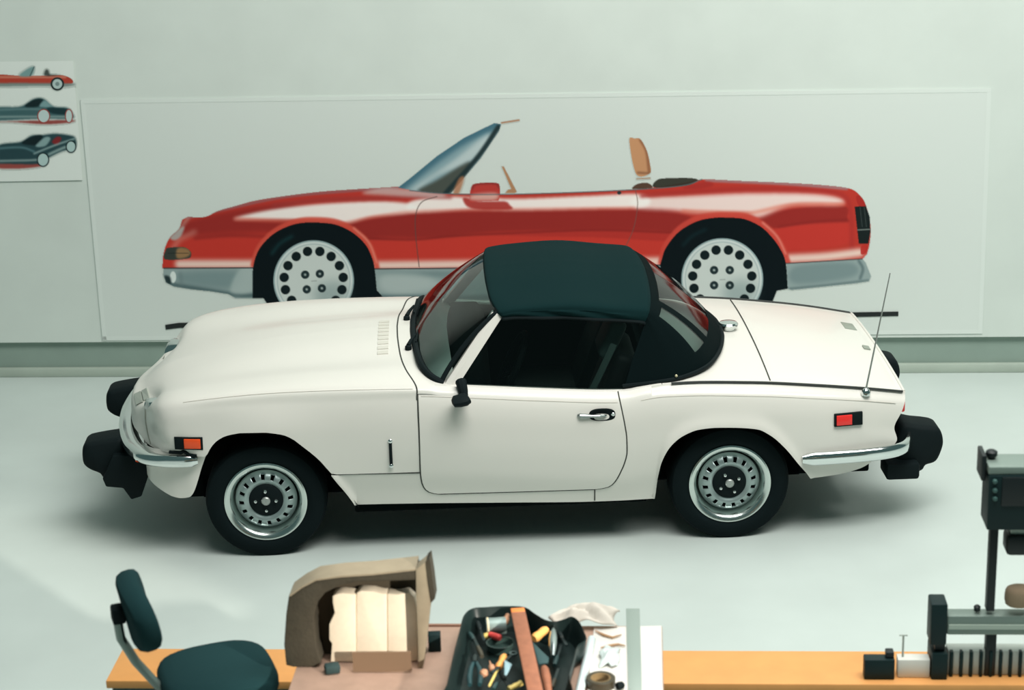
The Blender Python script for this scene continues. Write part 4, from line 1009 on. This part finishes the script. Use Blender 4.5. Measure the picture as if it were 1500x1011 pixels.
def flat_on(name, px_poly, z, h, m, label=None, cat=None, root=None, bevel=.0008):
    P = [at_z(x, y, z) for x, y in px_poly]
    o = MB().prism([(p[0], p[1]) for p in P], z, z + h, lambda a, b, d: (a, b, d)).obj(name, m, root, bevel=bevel)
    if label: tag(o, label, cat)
    return o
flat_on('foam_board', [(870, 921), (969, 918.5), (971, 1020), (860, 1022)], ZTB + .001, .005, mat('white_foam_board', (222, 219, 212), 0.7), 'white foam board lying on the right end of the worktable', 'board')
flat_on('steel_straightedge', [(917, 893), (937, 893), (941, 1030), (921, 1030)], ZTB + .007, .004, mat('dull_steel', (152, 166, 158), 0.5, metal=.2), 'dull grey flat steel straightedge lying on the white foam board', 'straightedge')

# --- torn brown box with cream slabs
BX = at_z(520, 978, ZTB + .001)
box = root_at('torn_box', tuple(BX), 'torn brown cardboard box on its side with pale cream slabs inside', 'box')
MI = Matrix.Translation(tuple(BX)) @ Matrix.Rotation(ROOM_YAW, 4, 'Z'); MI.invert()
def vplane(px, py, P, d=0.0):
    d_ = ray(px, py); t = ((np.asarray(P) - CPOS) @ WN) / (d_ @ WN); return CPOS + t * d_ + RN * d
def px_prism(px_poly, P, d0, d1, inv):
    q = [inv @ Vector(tuple(vplane(x, y, P))) for x, y in px_poly]
    mb = MB(); return mb.prism([(v.x, max(v.z, 0.0)) for v in q], d0, d1, lambda a, b, d: (a, d, b))
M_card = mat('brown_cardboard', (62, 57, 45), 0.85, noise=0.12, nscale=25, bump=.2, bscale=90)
M_card_lit = mat('cardboard_lit', (152, 140, 118), 0.8, noise=0.06, nscale=25)  # lighter copy of the cardboard for the faces that catch the light
M_cream = mat('cream_foam', (246, 232, 208), 0.85, noise=0.03, nscale=60)
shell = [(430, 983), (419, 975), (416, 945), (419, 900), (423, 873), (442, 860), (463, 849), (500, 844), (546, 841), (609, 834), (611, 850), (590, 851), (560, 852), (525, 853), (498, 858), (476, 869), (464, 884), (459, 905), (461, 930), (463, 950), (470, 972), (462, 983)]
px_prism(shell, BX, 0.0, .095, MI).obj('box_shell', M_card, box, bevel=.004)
topl = [(424, 872), (442, 859), (463, 848), (500, 843), (546, 840), (609, 833), (609, 835.5), (546, 842.5), (500, 845.5), (463, 850.5), (442, 861.5), (425, 874)]
px_prism(topl, BX, -.002, .10, MI).obj('box_top', M_card_lit, box)
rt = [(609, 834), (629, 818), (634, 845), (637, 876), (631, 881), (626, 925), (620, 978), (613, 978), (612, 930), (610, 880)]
px_prism(rt, BX, -.004, .05, MI).obj('side_flap', M_card_lit, box, bevel=.002)
px_prism([(624, 822), (629.5, 817), (634, 845), (637.5, 876), (632, 882), (627, 850)], BX, -.007, .06, MI).obj('flap_edge', M_card, box)
px_prism([(432, 876), (520, 850), (612, 842), (620, 978), (432, 982)], BX, .10, .112, MI).obj('box_back', mat('recess_shade_card', (74, 66, 52), 0.9), box)  # dark brown puts the shade inside the box into the colour
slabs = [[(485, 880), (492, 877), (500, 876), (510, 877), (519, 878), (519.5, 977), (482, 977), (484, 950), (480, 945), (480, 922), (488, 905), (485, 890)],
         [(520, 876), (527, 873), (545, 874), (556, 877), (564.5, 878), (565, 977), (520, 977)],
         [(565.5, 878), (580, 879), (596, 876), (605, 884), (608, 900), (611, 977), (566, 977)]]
for k, sl_ in enumerate(slabs): px_prism(sl_, BX, .035 + .003 * k, .085, MI).obj('foam_slab', M_cream, box, bevel=.003)  # jagged upper and left outline shaped like the shadow edge across the cream
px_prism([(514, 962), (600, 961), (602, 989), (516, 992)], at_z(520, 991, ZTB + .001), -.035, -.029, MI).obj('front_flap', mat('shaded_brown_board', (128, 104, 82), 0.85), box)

# --- small things on the table
def small_box(name, px, py, z, size, m, label, cat, yaw=0.0, bevel=.003):
    P = at_z(px, py, z); r = MB().box((-size[0] / 2, -size[1] / 2, 0), (size[0] / 2, size[1] / 2, size[2])).obj(name, m, None, bevel=bevel)
    r.location = tuple(P); r.rotation_euler = (0, 0, ROOM_YAW + yaw); return tag(r, label, cat)
small_box('green_block', 637, 952, ZTB + .001, (.042, .035, .062), mat('dark_green_block', (14, 34, 35), 0.7, spec=.2), 'small dark green block between the brown box and the tool tub', 'block', .1)
small_box('brush_head', 487, 985, ZTB + .001, (.05, .04, .03), mat('dark_teal_bristle', (40, 62, 62), 0.8), 'small dark teal brush head in front of the brown box', 'brush', .3, .008)

# --- black tool tub
M_tub = mat('black_tub_plastic', lin=(0.010, 0.020, 0.019), rough=0.4, spec=.3)
ZR = ZTB + .085
rim = [(648, 1035), (655, 1005), (664, 965), (674, 925), (680, 903), (692, 893), (712, 891), (740, 889.5), (768, 891), (784, 901), (800, 910), (814, 912), (828, 908), (838, 905), (848, 912), (855, 926), (858, 938), (846, 948), (841, 965), (834, 990), (824, 1035)]
rimP = catmull([at_z(x, y, ZR) for x, y in rim], 5, closed=True); cen = rimP.mean(0)
tubr = root_at('tool_tub', (cen[0], cen[1], ZTB + .001), 'shallow black tub heaped with old hand tools on the worktable', 'tub')
iv = Matrix.Translation((cen[0], cen[1], ZTB + .001)) @ Matrix.Rotation(ROOM_YAW, 4, 'Z'); iv.invert()
L_ = [np.array(iv @ Vector(tuple(p))) for p in rimP]
def shrink(k, z): return [(p[0] * k, p[1] * k, z) for p in L_]
tb = MB(); tb.grid([shrink(.001, .004), shrink(.6, .004), shrink(.88, .006), shrink(.95, .04), shrink(.985, .084), shrink(1.0, .088), shrink(1.012, .084), shrink(.97, .03), shrink(.90, .0), shrink(.001, .0)], closed_v=True)
tb.obj('tub_body', M_tub, tubr, doubles=.0004, recalc=True)
# tools: each is a thing lying in the tub
def tool(name, P, rot, label, cat):
    r = empty(name, tuple(P)); r.rotation_euler = rot; return tag(r, label, cat)
def px3(px, py, z): return at_z(px, py, z)
def along(p, q): 
    d = Vector(tuple(q)) - Vector(tuple(p)); return d.to_track_quat('Z', 'Y').to_euler(), d.length
ZI = ZTB + .035
M_wood = mat('worn_brown_wood', (150, 96, 70), 0.6, noise=.12, nscale=40); M_orw = mat('orange_wood', (228, 160, 84), 0.5)
M_dm = mat('dark_tool_steel', lin=(.03, .045, .045), rough=.4, metal=.7); M_yel = mat('yellow_plastic', (214, 190, 110), .4)
def lathe_tool(name, p, q, parts, label, cat):
    e, L = along(p, q); r = tool(name, p, e, label, cat)
    for nm, prof, m in parts:
        mb = MB(); mb.lathe([(max(a, .0005), h * L) for a, h in prof], 16); mb.obj(nm, m, r)
    return r
# long wooden stick across the tub
p, q = px3(758, 893, ZR + .012), px3(788, 1032, ZR + .012); e, L = along(p, q)
stick = root_at('wooden_stick', tuple(p), 'flat reddish brown wooden stick with orange tip lying across the tool tub', 'stick')
ang = math.atan2(q[1] - p[1], q[0] - p[0]); stick.rotation_euler = (0, 0, ang)
MB().box((.03, -.024, -.006), (L, .024, .006)).obj('stick_body', M_wood, stick, bevel=.002)
MB().box((0, -.023, -.007), (.03, .023, .007)).obj('stick_tip', mat('orange_tip', (222, 130, 62), .5), stick, bevel=.002)
lathe_tool('tin_can', px3(712, 918, ZI + .02), px3(741, 916, ZI + .02), [('can_body', [(.0, 0), (.028, 0), (.029, .05), (.028, .5), (.029, .95), (.028, 1), (.0, 1)], mat('grey_tin', (128, 146, 142), .45, metal=.3)), ('can_band', [(.030, .04), (.031, .08), (.030, .12)], mat('cream_band', (222, 206, 170), .5))], 'grey tin can with a cream band lying in the tool tub', 'can')
lathe_tool('red_cap', px3(717, 930, ZI + .01), px3(733, 935, ZI + .01), [('cap_body', [(0, 0), (.010, 0), (.012, .2), (.012, .9), (.008, 1), (0, 1)], mat('red_plastic', (204, 70, 66), .4))], 'small red plastic cap below the tin can', 'cap')
lathe_tool('brass_nut', px3(709, 934, ZI), px3(716, 930, ZI + .01), [('nut_body', [(0, 0), (.010, 0), (.012, .5), (.009, 1), (0, 1)], M_yel)], 'small yellowish brass nut left of the red cap', 'nut')
lathe_tool('knob', px3(738, 915, ZI + .03), px3(744, 901, ZI + .04), [('knob_body', [(0, 0), (.009, .0), (.013, .3), (.012, .6), (.006, .8), (.009, .95), (0, 1)], mat('pale_wood', (190, 140, 108), .6))], 'turned pale wooden bobbin against the right of the tin can', 'knob')  # loose turned wooden knob, no tool attached
lathe_tool('cork_block', px3(782, 936, ZI + .03), px3(801, 922, ZI + .04), [('cork_body', [(0, 0), (.012, .0), (.016, .15), (.014, .5), (.016, .8), (.011, 1), (0, 1)], mat('orange_cork', (230, 168, 92), .7))], 'orange sanding cork right of the wooden stick', 'cork')
lathe_tool('oil_can', px3(810, 962, ZI + .02), px3(811, 917, ZI + .04), [('can_body', [(0, 0), (.007, .0), (.015, .25), (.017, .5), (.014, .75), (.006, .9), (.004, 1), (0, 1)], mat('shiny_steel', lin=(.45, .5, .5), rough=.12, metal=1.0))], 'shiny slim steel oil can with pointed ends in the tub', 'oil can')
lathe_tool('file', px3(797, 978, ZI + .03), px3(806, 1030, ZI + .03), [('handle', [(0, 0), (.009, .0), (.014, .08), (.016, .3), (.012, .7), (.010, 1), (0, 1)], M_wood)], 'file with a reddish brown wooden handle right of the stick', 'file')
lathe_tool('awl', px3(739, 961, ZI + .03), px3(716, 1006, ZI + .02), [('handle', [(0, 0), (.009, .0), (.013, .08), (.010, .2), (.013, .36), (.006, .42), (0, .43)], M_orw), ('shaft', [(.0045, .42), (.004, .98), (0, 1)], M_yel)], 'awl with orange handle and yellow shaft in the tub', 'awl')
lathe_tool('screwdriver', px3(745, 1010, ZI + .02), px3(765, 1000, ZI + .02), [('handle', [(0, 0), (.008, .0), (.010, .1), (.008, .3), (.010, .5), (.008, .7), (.010, .9), (0, 1)], M_yel)], 'ribbed yellow screwdriver handle near the bottom of the tub', 'screwdriver')
lathe_tool('handle_stub', px3(706, 991, ZI + .01), px3(713, 981, ZI + .03), [('handle', [(0, 0), (.011, .0), (.015, .4), (.012, .8), (0, 1)], mat('pale_wood', None))], 'short stubby pale wooden handle left of the awl', 'handle_stub')  # loose wooden handle on its own, without a tool end
lathe_tool('bradawl', px3(722, 984, ZI + .02), px3(717, 968, ZI + .03), [('handle', [(0, 0), (.008, .0), (.011, .2), (.009, .5), (.004, .6), (.001, 1)], mat('pale_wood', None))], 'pointed pale wooden bradawl touching the awl shaft', 'bradawl')
# knife blade and scraper
o = flat_on('knife_blade', [(739, 968), (750, 974), (746, 983), (742, 990), (739, 990)], ZI + .04, .003, mat('pale_blue_steel', (150, 182, 190), .35, metal=.2), 'pale blue triangular knife blade right of the awl', 'blade')
o = flat_on('scraper', [(780, 942), (804, 965), (803, 972), (789, 974)], ZI + .03, .004, mat('dark_teal_scraper', (34, 66, 68), .5), 'dark teal triangular scraper blade beside the wooden stick', 'scraper')
pr_ = tool('pliers', px3(695, 985, ZI), (0, 0, 0), 'pliers with dark teal handles at the left of the tub', 'pliers')
for dx, nm in ((-.012, 'grip'), (.016, 'grip')):
    MB().tube([(dx * .3, .05, .01), (dx, 0, .012), (dx * 1.3, -.06, .012), (dx * 1.1, -.11, .012)], [.006, .008, .009, .007], n=10).obj(nm, mat('teal_grip', (30, 62, 66), .45), pr_)
MB().tube([(0, .045, .01), (0, .075, .012), (.002, .10, .012)], [.010, .012, .004], n=10).obj('jaw', M_dm, pr_)
rs_ = np.random.RandomState(7)
for k, (xa, ya, xb, yb, lb) in enumerate([(688, 928, 702, 950, 'dark green chisel in the upper left of the tub'), (700, 912, 709, 938, 'dark grey chisel left of the tin can'), (706, 962, 692, 930, 'brown-gripped chisel above the pliers'),
        (722, 1010, 735, 990, 'dark chisel below the awl shaft'), (733, 985, 748, 1012, 'black chisel under the pale blue blade'), (776, 965, 783, 1000, 'brown-gripped chisel close to the right edge of the wooden stick'),
        (812, 975, 822, 945, 'dark green chisel below the oil can'), (818, 926, 830, 946, 'black chisel right of the oil can'), (808, 1008, 818, 980, 'brown-gripped chisel in the lower right of the tub')]):
    p, q = px3(xa, ya, ZI + .004 + .010 * rs_.rand()), px3(xb, yb, ZI + .004 + .012 * rs_.rand()); e, L = along(p, q)
    t_ = tool('steel_chisel', p, e, lb, 'chisel'); t_['group'] = 'dark chisels heaped in the tool tub'
    MB().lathe([(.0005, 0), (.007, .0), (.009, L * .2), (.007, L * .42), (.0005, L * .43)], 12).obj('grip', mat(('green_grip', 'black_grip', 'brown_grip')[k % 3], lin=((.02, .05, .05), (.012, .02, .02), (.05, .045, .03))[k % 3], rough=.5), t_)
    MB().box((-.005, -.0025, L * .42), (.005, .0025, L)).obj('blade', M_dm, t_, bevel=.001)
wr = tool('spanner', px3(752, 958, ZI + .03), (0, 0, math.radians(-118)), 'dark steel spanner pointing to the lower left of the tub', 'spanner')
MB().box((0, -.006, -.003), (.15, .006, .003)).obj('shank', M_dm, wr, bevel=.002)
MB().lathe([(.008, -.004), (.014, -.004), (.014, .004), (.008, .004)], 18, None, caps=False).obj('ring_end', mat('ring_steel', lin=(.12, .17, .17), rough=.35, metal=.8), wr)
jar = tool('glass_dish', px3(733, 952, ZI - .02), (0, 0, 0), 'round dark glass dish below the red cap', 'dish')
MB().lathe([(.001, 0), (.040, .0), (.046, .02), (.046, .028), (.043, .028), (.042, .02), (.037, .004), (.001, .004)], 32, None, caps=False).obj('dish_body', mat('dish_glass', (52, 70, 66), .12, spec=.6), jar)

# --- white things right of the tub
lathe_tool('plastic_tube', px3(867, 936, ZTB + .016), px3(848, 1018, ZTB + .016), [('tube_body', [(.013, 0), (.014, .005), (.014, 1), (.012, 1), (.012, 0)], mat('white_plastic_tube', (206, 220, 220), .35))], 'long white plastic tube leaning along the right side of the tub', 'tube')
def crumple(name, px, py, z, sx, sy, h, m, label, cat, seed, yaw=0.0):
    rs = np.random.RandomState(seed); n = 22; g = []
    ph = rs.rand(12, 4)
    for i in range(n + 1):
        row = []
        for j in range(n + 1):
            u, v = i / n * 2 - 1, j / n * 2 - 1; hh = 0
            for a in ph: hh += abs(math.sin((u * (a[0] - .5) + v * (a[1] - .5)) * 9 + a[2] * 6)) * a[3]
            f = max(0, 1 - (u * u + v * v) * .55); edge = 1 + .12 * math.sin(6 * math.atan2(v, u) + seed)
            row.append((u * sx / 2 * edge, v * sy / 2 * edge, .001 + h * f * hh / 5))
        g.append(row)
    o = MB().grid(g).obj(name, m, None, angle=25, thick=.002); P = at_z(px, py, z); o.location = tuple(P); o.rotation_euler = (0, 0, ROOM_YAW + yaw); return tag(o, label, cat)
crumple('plastic_bag', 893, 964, ZTB + .008, .062, .13, .045, mat('milky_plastic', (206, 218, 216), .25), 'crumpled milky plastic bag beside the white tube', 'bag', 3)
crumple('paper_rag', 856, 912, ZTB + .012, .22, .10, .10, mat('white_rag', (218, 210, 198), .8), 'crumpled white paper rag behind the right corner of the tub', 'rag', 8, .2)
for nm, pts, lb in (('brown_crease', [(872, 924), (884, 930), (897, 934), (910, 930)], 'upper short brown cord on the white foam board'), ('brown_crease', [(880, 949), (892, 946), (905, 944), (916, 946)], 'lower short brown cord beside the steel straightedge')):
    o = MB().tube([tuple(at_z(x, y, ZTB + .012)) for x, y in pts], [.002, .0045, .004, .002], n=8).obj(nm, mat('brown_crease_tone', (190, 150, 112), .8), None); tag(o, lb, 'crease')  # thin brown tubes standing in for creases of the crumpled rag
tr = tool('tape_roll', px3(880, 1004, ZTB + .008), (0, 0, 0), 'dark olive roll of tape lying flat near the white tube', 'tape')
MB().lathe([(.032, 0), (.046, .0), (.047, .002), (.047, .026), (.045, .028), (.033, .028), (.032, .026)], 40, None, caps=False).obj('tape_winding', mat('olive_tape', (56, 50, 34), .45), tr)
MB().lathe([(.028, 0), (.032, 0), (.032, .027), (.028, .027), (.028, 0)], 40, None, caps=False).obj('tape_core', mat('card_core', (128, 106, 70), .7), tr)
lathe_tool('bottle_cap', px3(904, 1006, ZTB + .020), px3(914, 1003, ZTB + .020), [('cap_body', [(0, 0), (.012, 0), (.014, .2), (.012, .8), (.006, 1), (0, 1)], M_rubber)], 'small black bottle cap right of the tape roll', 'cap')

# --- swivel chair
M_fab = mat('dark_green_upholstery', (27, 54, 56), .95, spec=.1, bump=.2, bscale=300); M_cs = mat('chair_steel', (112, 128, 122), .35, metal=.6)
CP = at_z(322, 980, .66)
chair = tag(empty('swivel_chair', (CP[0], CP[1], 0), ROOM_YAW + math.radians(22)), 'dark green upholstered swivel chair facing right at the lower left', 'chair')
def cushion(cx, cy, cz, sx, sy, sz, power=3.2, M=None, dome=.0, taper=0.0):
    """rounded pad: superellipse outline with a pillow profile"""
    mb = MB(); rings = []; N = 48
    for h, k in ((-1, .001), (-1, .8), (-.85, .93), (-.4, 1.0), (.2, 1.0), (.6, .965), (.85, .88), (1.0, .70), (1.06, .40), (1.08, .001)):
        r = []
        for a in np.linspace(0, 2 * math.pi, N, endpoint=False):
            ca, sa = math.cos(a), math.sin(a); rr = (abs(ca) ** power + abs(sa) ** power) ** (-1 / power)
            x, y = rr * ca * k, rr * sa * k
            z = h + dome * (x * x - .3)
            p = Vector((cx + x * sx / 2, cy + y * sy / 2 * (1 + taper * x), cz + z * sz / 2)); r.append(tuple(M @ p if M is not None else p))
        rings.append(r)
    mb.grid(rings, closed_v=True); return mb
cushion(-.01, 0, .642, .385, .385, .075, 3.4, None, -.15, .06).obj('seat', M_fab, chair, doubles=.0004)
MB().box((-.12, -.12, .56), (.12, .12, .59)).obj('seat_plate', M_rubber, chair, bevel=.01)
Mb = Matrix.Translation((-.258, 0, .918)) @ Matrix.Rotation(math.radians(-10), 4, 'Y') @ Matrix.Rotation(math.radians(90), 4, 'Y')
bkm = cushion(0, 0, 0, .22, .40, .080, 2.4, None, 0)
bkm.v = [tuple(Mb @ Vector((p[0], p[1], p[2] + .35 * p[1] * p[1] * 1.6))) for p in bkm.v]
bkm.obj('backrest', M_fab, chair, doubles=.0004)
MB().tube([(-.05, 0, .575), (-.14, 0, .585), (-.21, 0, .64), (-.275, 0, .74), (-.315, 0, .83), (-.322, 0, .915)], .022, n=10, flat=(.7, 1.2)).obj('back_support', M_cs, chair)
MB().box((-.338, -.03, .89), (-.295, .03, .945)).obj('back_bracket', M_rubber, chair, bevel=.008)
MB().lathe([(.024, .08), (.024, .35), (.016, .36), (.016, .56)], 20).obj('gas_column', M_cs, chair)
for k in range(5):
    a = 2 * math.pi * k / 5 + .3
    lg_ = MB().tube([(.02 * math.cos(a), .02 * math.sin(a), .10), (.26 * math.cos(a), .26 * math.sin(a), .07)], [.022, .014], n=8).obj('leg', M_rubber, chair)
    MB().lathe([(.001, -.012), (.026, -.012), (.028, -.006), (.028, .006), (.026, .012), (.001, .012)], 16, Matrix.Translation((.26 * math.cos(a), .26 * math.sin(a), .029)) @ Matrix.Rotation(a + math.pi / 2, 4, 'Z') @ Matrix.Rotation(math.pi / 2, 4, 'Y')).obj('castor', M_rubber, lg_)

# --- dark green measuring stand at the right, on the bench
M_mg = mat('machine_green', (18, 40, 41), .5, spec=.25); M_mg2 = mat('machine_dark', (12, 24, 26), .5); M_grey = mat('machine_grey', (122, 138, 130), .4, metal=.2)
SP = at_z(1376, 996, ZB + .001)
stand = root_at('measuring_stand', tuple(SP), 'dark green measuring stand with grey crossbeam on the bench at the right', 'machine')
SI = Matrix.Translation(tuple(SP)) @ Matrix.Rotation(ROOM_YAW, 4, 'Z'); SI.invert()
def px_box(x0, y0, x1, y1, d0, d1, inv=SI, P=SP, bevel=None):
    a = inv @ Vector(tuple(vplane(x0, y1, P))); b = inv @ Vector(tuple(vplane(x1, y0, P)))
    return MB().box((min(a.x, b.x), d0, max(0, min(a.z, b.z))), (max(a.x, b.x), d1, max(a.z, b.z)))
px_box(1364, 958, 1389, 997, 0, .12).obj('stand_foot', M_mg, stand, bevel=.004)
px_box(1370, 938, 1386, 960, .02, .07).obj('stand_post', M_mg2, stand, bevel=.003)
px_box(1362, 886, 1389, 946, .0, .09).obj('end_bracket', M_mg, stand, bevel=.006)
px_box(1387, 905, 1530, 933, .01, .075).obj('crossbeam', M_grey, stand, bevel=.008)
px_box(1390, 917, 1530, 923, .004, .012).obj('beam_rail', mat('machine_pale', (170, 184, 172), .4), stand)
px_box(1446, 775, 1465, 900, .02, .06).obj('column', M_mg2, stand, bevel=.004)
px_box(1444, 930, 1463, 997, .03, .07).obj('column_foot', M_mg2, stand, bevel=.004)
hdv = px_box(1443, 692, 1540, 772, -.03, .10).obj('head_box', M_mg, stand, bevel=.005)
px_box(1446, 680, 1540, 692, -.025, .10).obj('head_top_lit', M_grey, stand, bevel=.006)  # grey slab: light on top of the green head put into its colour
px_box(1437, 668, 1446, 705, .0, .10).obj('head_flange', M_mg2, stand, bevel=.004)
px_box(1464, 694, 1540, 736, -.036, -.028).obj('head_window', M_mg2, hdv, bevel=.002)
for yy in (700, 713, 725):
    v = SI @ Vector(tuple(vplane(1455, yy, SP))); MB().lathe([(.008, 0), (.008, .008), (.006, .011), (.001, .012)], 16, Matrix.Translation((v.x, -.03, v.z)) @ Matrix.Rotation(math.pi / 2, 4, 'X')).obj('dial_knob', mat('knob_teal', (58, 92, 88), .5), hdv)
v = SI @ Vector(tuple(vplane(1456, 681, SP))); MB().lathe([(.010, 0), (.014, .006), (.020, .014), (.020, .026), (.012, .032), (.001, .034)], 18, Matrix.Translation((v.x, .055, v.z))).obj('top_knob', M_mg2, hdv)
px_box(1474, 786, 1540, 816, .0, .09).obj('probe_carriage', M_mg2, stand, bevel=.015)
px_box(1482, 772, 1540, 788, .02, .07).obj('probe_neck', mat('machine_pale', None), stand, bevel=.004)
v = SI @ Vector(tuple(vplane(1434, 900, SP))); MB().lathe([(.006, 0), (.011, .003), (.012, .018), (.006, .024), (.001, .025)], 16, Matrix.Translation((v.x, .04, v.z - .008))).obj('clamp_knob', M_mg2, stand)
px_box(1390, 962, 1530, 996, .04, .10).obj('scale_plate', mat('machine_white', (214, 222, 214), .5), stand, bevel=.002)
for k in range(12):
    x = 1392 + k * 14.5; px_box(x, 960, x + 6.5, 997, .022, .046).obj('cooling_rib', M_mg, stand, bevel=.002)
CPB = SP + RN * .05
cl = cushion(0, 0, .033, .10, .08, .066, 2.2); o = cl.obj('cloth_bundle', mat('tan_cloth', (150, 130, 106), .9), None, doubles=.0004)
q_ = vplane(1496, 894, SP, .045); o.location = tuple(q_); tag(o, 'round tan cloth bundle resting on the grey crossbeam', 'bundle')
blk = root_at('clamp_block', tuple(at_z(1288, 996, ZB + .001)), 'dark green L-shaped clamp block on the orange bench', 'clamp')
MB().box((-.052, 0, 0), (.052, .05, .075)).obj('clamp_base', M_mg, blk, bevel=.004)
MB().box((.022, .012, .075), (.050, .05, .098)).obj('clamp_jaw', M_mg2, blk, bevel=.004)
wbk = root_at('white_block', tuple(at_z(1338, 993, ZB + .001)), 'white block with a thin upright rod beside the clamp block', 'block')
MB().box((-.055, 0, 0), (.055, .05, .068)).obj('block_body', mat('white_block_paint', (226, 226, 218), .6), wbk, bevel=.003)
MB().tube([(-.036, .025, .068), (-.036, .025, .15)], .0035, n=8).obj('upright_rod', mat('thin_rod_grey', (176, 184, 176), .5), wbk)
MB().tube([(-.050, .025, .15), (-.022, .025, .15)], .003, n=8).obj('rod_head', mat('thin_rod_grey', None), wbk)
